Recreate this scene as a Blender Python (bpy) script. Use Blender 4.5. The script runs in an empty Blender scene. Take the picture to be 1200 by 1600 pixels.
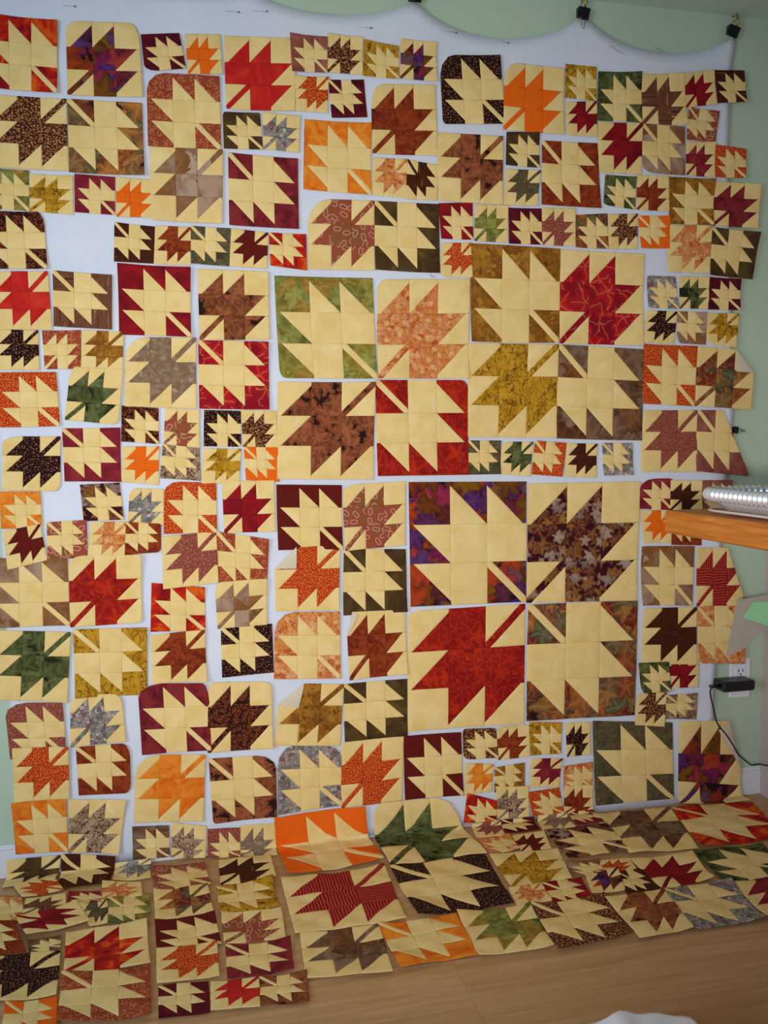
import bpy, math, random
from mathutils import Vector

random.seed(7)
S = bpy.context.scene
COL = S.collection
SIN, COS, PI = math.sin, math.cos, math.pi

# ------------------------------------------------------------------ camera, world, light, exposure
cam = bpy.data.objects.new('camera', bpy.data.cameras.new('camera'))
COL.objects.link(cam)
cam.data.sensor_fit = 'VERTICAL'
cam.data.sensor_height = 36.0
cam.data.lens = 31.5109
cam.data.clip_start = 0.02
from mathutils import Matrix
cam.matrix_world = Matrix(((0.9738,0.0282,-0.2257,0.0000),(-0.2273,0.0786,-0.9707,-2.1637),(-0.0096,0.9965,0.0829,1.0135),(0.0000,0.0000,0.0000,1.0000)))
S.camera = cam
CAM = cam.matrix_world.translation.copy()

w = bpy.data.worlds.new('world'); S.world = w; w.use_nodes = True
bg = w.node_tree.nodes['Background']
bg.inputs[0].default_value = (0.55, 0.66, 0.88, 1)
bg.inputs[1].default_value = 0.22

def lamp(name, kind, loc, target, energy, color, **kw):
    L = bpy.data.lights.new(name, kind); L.energy = energy; L.color = color
    for k, v in kw.items(): setattr(L, k, v)
    o = bpy.data.objects.new(name, L); COL.objects.link(o)
    o.location = loc
    o.rotation_euler = (Vector(target) - Vector(loc)).to_track_quat('-Z', 'Y').to_euler()
    return o

# the flash beside the lens, and the daylight of the room's windows behind the photographer
lamp('camera_flash', 'SPOT', CAM + Vector((-0.045, 0.02, -0.065)), (0.4393,0.0000,0.9253), 108, (1.0, 0.94, 0.86),
     spot_size=math.radians(79), spot_blend=1.0, shadow_soft_size=0.035)
lamp('window_daylight', 'AREA', (-1.7, -2.3, 1.15), (0.2, 0, 0.6), 34, (0.70, 0.83, 1.0),
     shape='RECTANGLE', size=1.3, size_y=1.1)

S.view_settings.view_transform = 'Standard'
S.view_settings.look = 'None'
S.view_settings.exposure = -0.05
S.view_settings.gamma = 1.0
S.view_settings.use_curve_mapping = False

# ------------------------------------------------------------------ material helpers
def lin(c):
    if isinstance(c, str): c = tuple(int(c[i:i+2], 16) for i in (0, 2, 4))
    return tuple(((v/255)/12.92 if v/255 <= .04045 else ((v/255+.055)/1.055)**2.4) for v in c[:3]) + (1,)

class NT:
    def __init__(s, name):
        s.m = bpy.data.materials.new(name); s.m.use_nodes = True
        s.t = s.m.node_tree; s.t.nodes.clear()
        s.out = s.t.nodes.new('ShaderNodeOutputMaterial')
        s.bsdf = s.t.nodes.new('ShaderNodeBsdfPrincipled')
        s.t.links.new(s.bsdf.outputs[0], s.out.inputs[0])
    def n(s, typ, ins=None, **kw):
        nd = s.t.nodes.new(typ)
        for k, v in kw.items(): setattr(nd, k, v)
        for k, v in (ins or {}).items(): s.put(nd.inputs[k], v)
        return nd
    def put(s, sock, v):
        if isinstance(v, bpy.types.NodeSocket): s.t.links.new(v, sock)
        elif isinstance(v, str): sock.default_value = lin(v)
        else: sock.default_value = v
    def math(s, op, a, b=0.0, c=None):
        nd = s.n('ShaderNodeMath', operation=op); s.put(nd.inputs[0], a); s.put(nd.inputs[1], b)
        if c is not None: s.put(nd.inputs[2], c)
        return nd.outputs[0]
    def vmath(s, op, a, b=None, scale=None):
        nd = s.n('ShaderNodeVectorMath', operation=op); s.put(nd.inputs[0], a)
        if b is not None: s.put(nd.inputs[1], b)
        if scale is not None: s.put(nd.inputs[3], scale)
        return nd.outputs[1] if op in ('LENGTH', 'DISTANCE') else nd.outputs[0]
    def mix(s, f, a, b, mode='MIX'):
        nd = s.n('ShaderNodeMix', data_type='RGBA', blend_type=mode)
        s.put(nd.inputs[0], f); s.put(nd.inputs[6], a); s.put(nd.inputs[7], b)
        return nd.outputs[2]
    def ramp(s, f, stops, interp='LINEAR'):
        nd = s.n('ShaderNodeValToRGB'); s.put(nd.inputs[0], f)
        cr = nd.color_ramp; cr.interpolation = interp
        for i, (p, c) in enumerate(stops):
            e = cr.elements[i] if i < 2 else cr.elements.new(p)
            e.position = p; e.color = lin(c)
        return nd.outputs[0]
    def step(s, v, a, b):          # smoothstep a..b -> 0..1
        nd = s.n('ShaderNodeMapRange', interpolation_type='SMOOTHSTEP')
        s.put(nd.inputs[0], v); s.put(nd.inputs[1], a); s.put(nd.inputs[2], b)
        return nd.outputs[0]
    def noise(s, vec, scale, detail=3.0, rough=.55, dist=0.0):
        nd = s.n('ShaderNodeTexNoise', {'Vector': vec, 'Scale': scale, 'Detail': detail, 'Roughness': rough, 'Distortion': dist})
        return nd.outputs[0]
    def vor(s, vec, scale, feature='F1', rnd=1.0):
        return s.n('ShaderNodeTexVoronoi', {'Vector': vec, 'Scale': scale, 'Randomness': rnd}, feature=feature, voronoi_dimensions='2D')
    def cells(s, vec, scale, rnd=.9):
        # per-cell distance, angle, and two random numbers
        v = s.vor(vec, scale, rnd=rnd)
        sv = s.vmath('SCALE', vec, scale=scale)
        pos = s.vmath('SCALE', v.outputs['Position'], scale=1.0)
        pv = s.vmath('SCALE', v.outputs['Position'], scale=scale)
        d = s.vmath('SUBTRACT', s.vmath('SCALE', vec, scale=1.0), pos)
        d = s.vmath('SCALE', d, scale=scale)
        xyz = s.n('ShaderNodeSeparateXYZ', {0: d})
        rc = s.n('ShaderNodeSeparateColor', {0: v.outputs['Color']})
        ang = s.math('ARCTAN2', xyz.outputs[1], xyz.outputs[0])
        return v.outputs['Distance'], ang, rc.outputs[0], rc.outputs[1]
    def leaves(s, vec, scale, R=.52):
        # lobed leaf outlines, one per cell: mask, vein mask, random
        wn = s.n('ShaderNodeTexNoise', {'Vector': vec, 'Scale': scale*2.2, 'Detail': 2.0}).outputs[1]
        wv = s.vmath('SCALE', s.vmath('SUBTRACT', wn, (.5, .5, .5)), scale=.42/scale)
        d, a, r1, r2 = s.cells(s.vmath('ADD', vec, wv), scale)
        th = s.math('ADD', a, s.math('MULTIPLY', r1, 6.28))
        fold_ = s.math('ABSOLUTE', s.math('SUBTRACT', s.math('FLOORED_MODULO', th, 2*PI/5), PI/5))
        tt = s.math('DIVIDE', fold_, PI/5)
        rad = s.math('SUBTRACT', 1.0, s.math('MULTIPLY', s.math('POWER', tt, 1.15), .55))
        rad = s.math('ADD', rad, s.math('MULTIPLY', s.math('SINE', s.math('MULTIPLY', fold_, 34.0)), .07))
        rad = s.math('MULTIPLY', rad, s.math('MULTIPLY_ADD', s.math('COSINE', th), .22*R, R))
        edge = s.math('SUBTRACT', rad, d)
        mask = s.step(edge, 0.0, .04)
        lat = s.math('MULTIPLY', d, s.math('SINE', fold_))
        vein = s.math('MULTIPLY', s.math('SUBTRACT', 1.0, s.step(lat, .006, .035)), mask)
        return mask, vein, r2, s.step(edge, 0.0, R*.55)

def cloth_uv(t, rot=False):
    tc = t.n('ShaderNodeTexCoord').outputs['UV']
    oi = t.n('ShaderNodeObjectInfo').outputs['Random']
    off = t.n('ShaderNodeCombineXYZ', {0: t.math('MULTIPLY', oi, 37.0), 1: t.math('MULTIPLY', oi, 91.0)}).outputs[0]
    v = t.vmath('ADD', tc, off)
    if rot:
        k = t.math('GREATER_THAN', t.math('FRACT', t.math('MULTIPLY', oi, 13.7)), .5)
        v = t.n('ShaderNodeVectorRotate', {0: v, 'Angle': t.math('MULTIPLY', k, PI/2)}, rotation_type='Z_AXIS').outputs[0]
    return v, oi

def finish(t, col, tc, back='c9b592', rough=.92):
    geo = t.n('ShaderNodeNewGeometry').outputs['Backfacing']
    t.put(t.bsdf.inputs['Base Color'], t.mix(geo, col, back))
    t.put(t.bsdf.inputs['Roughness'], rough)
    t.put(t.bsdf.inputs['Specular IOR Level'], .15)
    wv = t.noise(tc, 900.0, 1.0)
    cr = t.noise(tc, 28.0, 2.0)
    h = t.math('ADD', t.math('MULTIPLY', wv, .25), cr)
    b = t.n('ShaderNodeBump', {'Strength': .35, 'Distance': .0016, 'Height': h})
    t.put(t.bsdf.inputs['Normal'], b.outputs[0])
    return t.m

FAB = {}
def mottle(key, stops, scale=22, dist=.6, extra=None):
    t = NT(key + '_fabric'); tc, oi = cloth_uv(t)
    c = t.ramp(t.noise(tc, scale, 4.0, .6, dist), stops)
    if extra: c = extra(t, tc, c)
    FAB[key] = finish(t, c, tc)

def leafprint(key, ground, cols, vein, scale=24, R=.62, layers=2, vs=.5):
    t = NT(key + '_fabric'); tc, oi = cloth_uv(t)
    c = t.ramp(t.noise(tc, 30.0, 4.0), ground)
    for i in range(layers):
        o = t.vmath('ADD', tc, (0.31*i, .17*i, 0))
        m, v, r, inner = t.leaves(o, scale*(1+.18*i), R)
        lc = t.ramp(r, [(k/max(1, len(cols)-1), cc) for k, cc in enumerate(cols)])
        lc = t.mix(t.math('MULTIPLY', t.math('SUBTRACT', 1.0, inner), .45), lc, ground[0][1])
        c = t.mix(m, c, lc)
        c = t.mix(t.math('MULTIPLY', v, vs), c, vein)
    FAB[key] = finish(t, c, tc)

def streak(key, stops, sc=1.0, rot=True):
    t = NT(key + '_fabric'); tc, oi = cloth_uv(t, rot)
    v = t.vmath('MULTIPLY', tc, (26.0*sc, 420.0*sc, 1.0))
    FAB[key] = finish(t, t.ramp(t.noise(v, 1.0, 3.0, .6, .4), stops), tc)

def curls(key, ground, line, scale=60, freq=11.0, thick=.35, lo=.55):
    t = NT(key + '_fabric'); tc, oi = cloth_uv(t)
    c = t.ramp(t.noise(tc, 26.0, 3.0), ground)
    d, a, r1, r2 = t.cells(tc, scale, .7)
    sp = t.math('SINE', t.math('ADD', t.math('ADD', a, t.math('MULTIPLY', d, freq)), t.math('MULTIPLY', r1, 6.28)))
    m = t.math('MULTIPLY', t.step(sp, thick, thick+.3), t.math('SUBTRACT', 1.0, t.step(d, lo-.1, lo)))
    FAB[key] = finish(t, t.mix(t.math('MULTIPLY', m, .85), c, line), tc)

def spots(key, ground, cols, scale=190, r=.36, soft=.08, warp=0.0, stretch=(1, 1, 1)):
    t = NT(key + '_fabric'); tc, oi = cloth_uv(t)
    c = t.ramp(t.noise(tc, 30.0, 3.0), ground)
    v = t.vmath('MULTIPLY', tc, stretch)
    if warp:
        wn = t.n('ShaderNodeTexNoise', {'Vector': tc, 'Scale': 60.0}).outputs[1]
        v = t.vmath('ADD', v, t.vmath('SCALE', wn, scale=warp))
    vo = t.vor(v, scale, rnd=.8)
    m = t.math('SUBTRACT', 1.0, t.step(vo.outputs['Distance'], r-soft, r+soft))
    rc = t.n('ShaderNodeSeparateColor', {0: vo.outputs['Color']}).outputs[0]
    lc = t.ramp(rc, [(k/max(1, len(cols)-1), cc) for k, cc in enumerate(cols)])
    FAB[key] = finish(t, t.mix(m, c, lc), tc)

def twigs(key, ground, line, scale=55, wd=.05, amt=.9, gs=28):
    t = NT(key + '_fabric'); tc, oi = cloth_uv(t)
    c = t.ramp(t.noise(tc, gs, 4.0, .6), ground)
    wn = t.n('ShaderNodeTexNoise', {'Vector': tc, 'Scale': 45.0, 'Detail': 3.0}).outputs[1]
    v = t.vmath('ADD', t.vmath('MULTIPLY', tc, (1.0, .6, 1)), t.vmath('SCALE', wn, scale=.03))
    e = t.vor(v, scale, 'DISTANCE_TO_EDGE').outputs['Distance']
    m = t.math('SUBTRACT', 1.0, t.step(e, wd*.3, wd))
    keep = t.step(t.noise(tc, 40.0, 2.0), .38, .52)
    FAB[key] = finish(t, t.mix(t.math('MULTIPLY', t.math('MULTIPLY', m, keep), amt), c, line), tc)

def floral(key, cols, dark, scale=110, edge=.07):
    t = NT(key + '_fabric'); tc, oi = cloth_uv(t)
    wn = t.n('ShaderNodeTexNoise', {'Vector': tc, 'Scale': 120.0}).outputs[1]
    v = t.vmath('ADD', tc, t.vmath('SCALE', wn, scale=.008))
    vo = t.vor(v, scale)
    rc = t.n('ShaderNodeSeparateColor', {0: vo.outputs['Color']}).outputs[0]
    c = t.ramp(rc, [(k/len(cols), cc) for k, cc in enumerate(cols)], 'CONSTANT')
    ed = t.vor(v, scale, 'DISTANCE_TO_EDGE').outputs['Distance']
    c = t.mix(t.math('SUBTRACT', 1.0, t.step(ed, edge*.5, edge)), c, dark)
    d2 = t.vor(v, scale*2.7).outputs['Distance']
    c = t.mix(t.math('MULTIPLY', t.step(d2, .45, .6), .45), c, dark)
    big = t.noise(tc, 22.0, 2.0)
    c = t.mix(t.math('MULTIPLY', t.step(big, .5, .68), .55), c, dark)
    FAB[key] = finish(t, c, tc)

def speck(key, base, fleck, scale=420, thr=.6, amt=.7):
    t = NT(key + '_fabric'); tc, oi = cloth_uv(t)
    m = t.step(t.noise(tc, scale, 2.0), thr, thr+.08)
    FAB[key] = finish(t, t.mix(t.math('MULTIPLY', m, amt), base, fleck), tc)

# the cream print shared by every block
t = NT('cream_fabric'); tc, oi = cloth_uv(t)
c = t.ramp(t.noise(tc, 20.0, 4.0, .6, .5), [(.3, 'e4c47a'), (.5, 'ebce8a'), (.72, 'f1d89c')])
c = t.mix(t.math('MULTIPLY', t.step(t.noise(tc, 230.0, 3.0), .56, .66), .30), c, 'f3e2b4')
c = t.mix(t.math('MULTIPLY', oi, .14), c, 'd2a85f')
FAB['cream'] = finish(t, c, tc, back='d8c8a8')

mottle('fire', [(.25, '50101c'), (.40, '8e1216'), (.52, 'c42412'), (.66, 'e07018'), (.78, '7a1018')], 18, 1.0)
leafprint('purp', [(.3, '140a12'), (.6, '2c1416')], ['7c1a50', 'b44018', '6c3412', '7e5410', '4e2a78', '5c2416', '7a1a4a'], '8c4424', 11, .70, 3, .2)
mottle('wine', [(.3, '3c0a18'), (.5, '5a0f1e'), (.7, '6e1620')], 40)
speck('oran', 'ea6410', 'f08a30', 300, .56, .5)
curls('rswl', [(.3, '8c3a22'), (.7, 'a44a2e')], 'c47a52', 70, 12.0)
mottle('redp', [(.3, 'b01a1e'), (.5, 'c4241f'), (.7, 'd43a2a')], 10, 2.0)
mottle('mauv', [(.3, '7a3c34'), (.5, '905044'), (.7, 'a86a58')], 24)
spots('bean', [(.3, '34160f'), (.7, '502416')], ['a86236', 'cc9a64', '7c4024', 'b87c4c'], 165, .33, .10, .012, (1, 1.5, 1))
twigs('gold', [(.3, '8c6010'), (.45, 'b4841c'), (.6, 'c8962a'), (.75, 'b4681c')], '4a2a0c', 75, .10, .85)
spots('bubb', [(.3, '1a0c12'), (.7, '281216')], ['7a4828', '9c6a3c', '4e2a18', '6a3a20'], 165, .27, .07)
leafprint('dgrn', [(.3, '1a1a0e'), (.6, '2c2c16')], ['525a30', '464c26', '6a6e40', '5c6238'], '7e8054', 20, .85, 2, .3)
leafprint('ogrn', [(.3, '4e5420'), (.6, '7a7c34')], ['70743a', '98984e', '94802e', '545c30', 'a87c2e', '7c8444'], 'b4b478', 20, 1.0, 2, .3)
leafprint('bleaf', [(.3, '1e0e10'), (.6, '321612')], ['8e4a2c', '9c5634', '7a4024', 'a8623c'], 'ba7850', 20, .82, 2, .25)
mottle('burg', [(.28, '4e1018'), (.45, '762028'), (.6, '8a2e30'), (.75, '64181e')], 30)
mottle('obat', [(.25, 'c2461c'), (.42, 'e07018'), (.58, 'e8902e'), (.75, 'd85a20')], 20, 1.0)
mottle('rust', [(.28, '541a12'), (.45, '7e2c14'), (.6, '98421a'), (.75, '662018')], 40, 1.5)
mottle('oliv', [(.3, '362414'), (.5, '4e381e'), (.7, '625026')], 18, 1.0)
leafprint('ochr', [(.3, '54300c'), (.6, '744812')], ['9c6420', 'b07a2a', '845018', '8e5a1c'], 'bc8a3c', 30, .9, 2, .25)
def loops_extra(t, tc, c):
    d, a, r1, r2 = t.cells(tc, 42, .8)
    rad = t.math('MULTIPLY_ADD', t.math('SINE', t.math('ADD', t.math('MULTIPLY', a, 2.0), t.math('MULTIPLY', r1, 6.28))), .09, .27)
    m = t.math('SUBTRACT', 1.0, t.step(t.math('ABSOLUTE', t.math('SUBTRACT', d, rad)), .02, .07))
    return t.mix(t.math('MULTIPLY', m, .75), c, 'dca090')
mottle('loop', [(.28, '6a6432'), (.42, '8a5430'), (.58, '9c4a34'), (.75, '84622e')], 14, .8, loops_extra)
streak('twig', [(.3, '46261a'), (.5, '7a4a32'), (.6, '62382a'), (.72, 'c09670')], .42)
streak('bark', [(.35, '30140c'), (.5, '4e2412'), (.62, '3c1a0e'), (.74, 'a4682c')], .6)
floral('grey', ['8c8a80', 'a49a94', '78786e', 'b09088', '9a9a90', '8a5c62', 'c4bcb2'], '4c4844', 120, .05)
floral('ffl', ['5a5c40', '70603c', '4e543a', '824630', '6a6a48', '7c6a48', '565a40'], '2e3024', 230, .06)
leafprint('coral', [(.3, '98401a'), (.6, 'bc5c24')], ['e09850', 'd47a3a', 'eab078', 'b84c22'], 'f0c088', 62, .9, 2, .15)
spots('brick', [(.3, 'a8280f'), (.7, 'b83414')], ['f08a34', 'e06a24', 'f0a048'], 300, .30, .08, .003, (1, .7, 1))
leafprint('harv', [(.3, '24101a'), (.6, '3e1c16')], ['9c4420', '5a6446', 'a8602a', '7c2c1c', '4e5a3c', 'b87434', '6c2424'], 'cc9868', 12, .8, 3, .22)
leafprint('misty', [(.3, '6c4626'), (.5, '8e6440'), (.7, 'a4846a')], ['8c5a36', 'a4866c', 'b89c86', '80502c', '98683e'], 'b89c84', 9, 1.0, 2, .15)
leafprint('pebb', [(.3, '22140c'), (.6, '482a18')], ['6e4628', '8e7058', '5e3218', '7e644e', '80481e'], 'a08c7a', 12, .95, 3, .12)
speck('maro', '5e1612', '6e2018', 300, .5, .6)
speck('rose', '8a4032', 'c8947e', 300, .54, .7)
t = NT('strp_fabric'); tc, oi = cloth_uv(t, True)
wv = t.n('ShaderNodeTexWave', {'Vector': tc, 'Scale': 44.0, 'Distortion': 3.5, 'Detail': 2.0, 'Detail Scale': 1.2}, wave_type='BANDS', bands_direction='X').outputs[1]
FAB['strp'] = finish(t, t.ramp(wv, [(.1, '701426'), (.45, 'a01826'), (.8, 'b02824'), (1, 'c0602c')]), tc)
twigs('wtwg', [(.3, '9a7a5e'), (.45, 'b89a7c'), (.6, '8a6a50'), (.72, 'c8b49a')], '38241a', 115, .16, .95)
mottle('taup', [(.28, '6c5440'), (.45, '84684f'), (.6, '907862'), (.74, 'c0b09c')], 60, 1.0)
mottle('plum', [(.3, '6a1626'), (.5, '84222e'), (.7, '9c3a34')], 24)
curls('scrl', [(.3, '26100c'), (.7, '3a1a12')], '9a4a28', 85, 13.0, .1)
leafprint('rleaf', [(.3, '6e0a1c'), (.6, '940f20')], ['b41420', 'a41022', 'c02422', '8a0e24'], 'd88048', 14, .85, 2, .5)
leafprint('scar', [(.3, '6a0a10'), (.6, '8c1010')], ['a41a14', 'b82a12', '8c1012', 'a8221a'], 'c85028', 19, .85, 3, .35)
mottle('dred', [(.3, '5c0c16'), (.5, '84121c'), (.7, 'a01a1e')], 20)
leafprint('wleaf', [(.3, '300a12'), (.6, '44101a')], ['8a5424', '5c2418', 'a8968a', '96622a', '6c3420'], 'b89c7c', 24, .58, 2, .2)

def simple(name, col, rough=.6, metal=0.0, spec=.4, bump=None, var=None):
    t = NT(name)
    if var:
        tc = t.n('ShaderNodeTexCoord').outputs['Object']
        c = t.ramp(t.noise(tc, var[2], 4.0), [(.35, var[0]), (.65, var[1])])
        t.put(t.bsdf.inputs['Base Color'], c)
    else: t.put(t.bsdf.inputs['Base Color'], col)
    t.put(t.bsdf.inputs['Roughness'], rough); t.put(t.bsdf.inputs['Metallic'], metal)
    t.put(t.bsdf.inputs['Specular IOR Level'], spec)
    if bump:
        tc = t.n('ShaderNodeTexCoord').outputs['Object']
        b = t.n('ShaderNodeBump', {'Strength': bump[1], 'Distance': .002, 'Height': t.noise(tc, bump[0], 3.0)})
        t.put(t.bsdf.inputs['Normal'], b.outputs[0])
    return t.m

M = {
 'wall': simple('green_wall_paint', None, .8, spec=.2, bump=(90, .12), var=('b4c9b2', 'bacfb8', 3)),
 'ceil': simple('ceiling_paint', None, .9, spec=.2, bump=(60, .2), var=('c2d6c8', 'c8dccc', 3)),
 'rwall': simple('side_wall_paint', None, .8, spec=.2, bump=(90, .12), var=('c4b2ac', 'ccbab2', 3)),
 'trim': simple('white_trim_paint', 'dfe2ea', .45, bump=(40, .05)),
 'flannel': simple('white_flannel', None, .98, spec=.05, bump=(500, .35), var=('d6dded', 'dee4f2', 5)),
 'steel': simple('wire_steel', 'b0b0b4', .3, 1.0),
 'black_steel': simple('black_clip_steel', '14141c', .35, .3),
 'brass': simple('brass_hook', 'b89a3c', .35, .9),
 'black_plastic': simple('black_adapter_plastic', '101018', .38, spec=.5, bump=(300, .05)),
 'cord': simple('black_cord_rubber', '23262c', .5),
 'outlet': simple('white_outlet_plastic', 'e6e8f0', .4),
 'slot': simple('outlet_slot', '2a2a2c', .6),
 'foil': simple('foil_metal', 'eef0f6', .3, .72, bump=(60, .15)),
 'bag': simple('white_bag_plastic', 'eef2fa', .35, spec=.5, bump=(24, .5)),
 'greyboard': simple('grey_card', None, .6, bump=(50, .1), var=('b2a898', 'bcb2a4', 6)),
 'greenpaper': simple('green_paper', None, .8, bump=(70, .2), var=('9cdca6', 'a8e4b0', 8)),
 'pin': simple('pin_head', '3c3c4c', .3),
 'thread': simple('loose_thread', '8a8890', .9),
}
# honey stained wood of the counter
t = NT('counter_wood'); tc = t.n('ShaderNodeTexCoord').outputs['Object']
v = t.vmath('MULTIPLY', tc, (160.0, 10.0, 190.0))
gr = t.noise(v, 1.0, 4.0, .6, .6)
t.put(t.bsdf.inputs['Base Color'], t.ramp(gr, [(.3, 'a05412'), (.5, 'b4661e'), (.7, 'c47c34')]))
t.put(t.bsdf.inputs['Roughness'], .4)
M['counter'] = t.m
# laminate floor
t = NT('laminate_floor'); tc = t.n('ShaderNodeTexCoord').outputs['Object']
oi = t.n('ShaderNodeObjectInfo').outputs['Random']
off = t.n('ShaderNodeCombineXYZ', {0: t.math('MULTIPLY', oi, 30.0), 1: t.math('MULTIPLY', oi, 11.0)}).outputs[0]
v = t.vmath('MULTIPLY', t.vmath('ADD', tc, off), (1.6, 26.0, 1.0))
gr = t.noise(v, 1.6, 5.0, .6, 1.2)
c = t.ramp(gr, [(.28, 'b0845a'), (.5, 'c2976a'), (.72, 'cea67c')])
c = t.mix(t.math('MULTIPLY', oi, .35), c, 'a47848')
t.put(t.bsdf.inputs['Base Color'], c); t.put(t.bsdf.inputs['Roughness'], .42)
t.put(t.bsdf.inputs['Specular IOR Level'], .3)
M['floor'] = t.m
# clear film
t = NT('clear_plastic_film')
t.put(t.bsdf.inputs['Base Color'], 'dfe8e2'); t.put(t.bsdf.inputs['Roughness'], .12)
t.put(t.bsdf.inputs['Specular IOR Level'], .6)
tr = t.n('ShaderNodeBsdfTransparent', {0: (.80, .87, .82, 1)})
mx = t.n('ShaderNodeMixShader', {0: .24, 1: tr.outputs[0], 2: t.bsdf.outputs[0]})
t.t.links.new(mx.outputs[0], t.out.inputs[0])
M['film'] = t.m

# ------------------------------------------------------------------ object helpers
def meta(o, label=None, cat=None, group=None, kind=None):
    if label: o['label'] = label
    if cat: o['category'] = cat
    if group: o['group'] = group
    if kind: o['kind'] = kind
    return o
def empty(name, loc=(0, 0, 0), parent=None):
    o = bpy.data.objects.new(name, None); COL.objects.link(o)
    o.location = loc; o.empty_display_size = .02
    if parent: o.parent = parent
    return o
def mesh(name, vs, fs, m, parent=None, smooth=None, uv=None, loc=None):
    me = bpy.data.meshes.new(name); me.from_pydata(vs, [], fs)
    if uv:
        ul = me.uv_layers.new(name='UVMap')
        li = [0]*len(me.loops); me.loops.foreach_get('vertex_index', li)
        fl = []
        for i in li: fl += uv[i]
        ul.data.foreach_set('uv', fl)
    if smooth is not None:
        me.polygons.foreach_set('use_smooth', [bool(smooth)]*len(fs) if not isinstance(smooth, list) else smooth)
    me.materials.append(m)
    o = bpy.data.objects.new(name, me); COL.objects.link(o)
    if loc: o.location = loc
    if parent: o.parent = parent
    return o
class MB:
    def __init__(s): s.v = []; s.f = []; s.sm = []
    def box(s, a, b, bev=0.0):
        # axis box with chamfered edges
        (x0, y0, z0), (x1, y1, z1) = a, b
        c = [(a[i]+b[i])/2 for i in range(3)]; h = [(b[i]-a[i])/2 for i in range(3)]
        return s.obox(c, (1, 0, 0), (0, 1, 0), (0, 0, 1), h, bev)
    def obox(s, c, X, Y, Z, h, bev=0.0):
        c, X, Y, Z = map(Vector, (c, X, Y, Z)); n = len(s.v)
        if bev <= 0:
            for sx, sy, sz in [(-1,-1,-1),(1,-1,-1),(1,1,-1),(-1,1,-1),(-1,-1,1),(1,-1,1),(1,1,1),(-1,1,1)]:
                s.v.append(c + X*sx*h[0] + Y*sy*h[1] + Z*sz*h[2])
            for f in [(0,3,2,1),(4,5,6,7),(0,1,5,4),(1,2,6,5),(2,3,7,6),(3,0,4,7)]:
                s.f.append(tuple(n+i for i in f)); s.sm.append(False)
            return s
        # octagon-section loft for soft edges
        def ring(k, ins):
            hx, hy = h[0]-ins, h[1]-ins; b2 = max(bev-ins*.5, bev*.4)
            P = [(-hx+b2,-hy),(hx-b2,-hy),(hx,-hy+b2),(hx,hy-b2),(hx-b2,hy),(-hx+b2,hy),(-hx,hy-b2),(-hx,-hy+b2)]
            for px, py in P: s.v.append(c + X*px + Y*py + Z*k)
        ring(-h[2], bev); ring(-h[2]+bev, 0); ring(h[2]-bev, 0); ring(h[2], bev)
        for r in range(3):
            for i in range(8):
                j = (i+1) % 8
                s.f.append((n+r*8+i, n+r*8+j, n+r*8+8+j, n+r*8+8+i)); s.sm.append(False)
        s.f.append(tuple(n+7-i for i in range(8))); s.sm.append(False)
        s.f.append(tuple(n+24+i for i in range(8))); s.sm.append(False)
        return s
    def tube(s, pts, r, k=8, caps=True):
        pts = [Vector(p) for p in pts]; n = len(s.v)
        rr = r if isinstance(r, (list, tuple)) else [r]*len(pts)
        up = Vector((0.13, .21, 1)).normalized()
        for i, p in enumerate(pts):
            d = (pts[min(i+1, len(pts)-1)] - pts[max(i-1, 0)]).normalized()
            a = d.cross(up)
            if a.length < .05: a = d.cross(Vector((1, 0, 0)))
            a.normalize(); b = d.cross(a)
            for q in range(k):
                th = 2*PI*q/k
                s.v.append(p + a*COS(th)*rr[i] + b*SIN(th)*rr[i])
        for i in range(len(pts)-1):
            for q in range(k):
                q2 = (q+1) % k
                s.f.append((n+i*k+q, n+i*k+q2, n+i*k+k+q2, n+i*k+k+q)); s.sm.append(True)
        if caps:
            s.f.append(tuple(n+k-1-q for q in range(k))); s.sm.append(False)
            e = n+(len(pts)-1)*k
            s.f.append(tuple(e+q for q in range(k))); s.sm.append(False)
        return s
    def ball(s, c, r, k=8, m=6):
        n = len(s.v); c = Vector(c)
        s.v.append(c+Vector((0, 0, r)))
        for i in range(1, m):
            ph = PI*i/m
            for q in range(k):
                th = 2*PI*q/k
                s.v.append(c+Vector((r*SIN(ph)*COS(th), r*SIN(ph)*SIN(th), r*COS(ph))))
        s.v.append(c-Vector((0, 0, r)))
        L = len(s.v)-1
        for q in range(k):
            q2 = (q+1) % k
            s.f.append((n, n+1+q, n+1+q2)); s.sm.append(True)
            for i in range(m-2):
                s.f.append((n+1+i*k+q, n+1+(i+1)*k+q, n+1+(i+1)*k+q2, n+1+i*k+q2)); s.sm.append(True)
            s.f.append((L, n+1+(m-2)*k+q2, n+1+(m-2)*k+q)); s.sm.append(True)
        return s
    def prism(s, poly, n0, thick):
        # flat polygon (list of Vectors) extruded by thick along n0
        n = len(s.v); k = len(poly); d = Vector(n0)*thick
        for p in poly: s.v.append(Vector(p))
        for p in poly: s.v.append(Vector(p)+d)
        s.f.append(tuple(n+i for i in range(k))[::-1]); s.sm.append(False)
        s.f.append(tuple(n+k+i for i in range(k))); s.sm.append(False)
        for i in range(k):
            j = (i+1) % k
            s.f.append((n+i, n+j, n+k+j, n+k+i)); s.sm.append(False)
        return s
    def build(s, name, m, parent=None, base=None):
        # base: the vertices are stored relative to the parent's location
        o = Vector(base) if base is not None else (parent.matrix_basis.translation if parent else Vector((0, 0, 0)))
        return mesh(name, [tuple(Vector(v)-o) for v in s.v], s.f, m, parent, s.sm)

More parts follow.
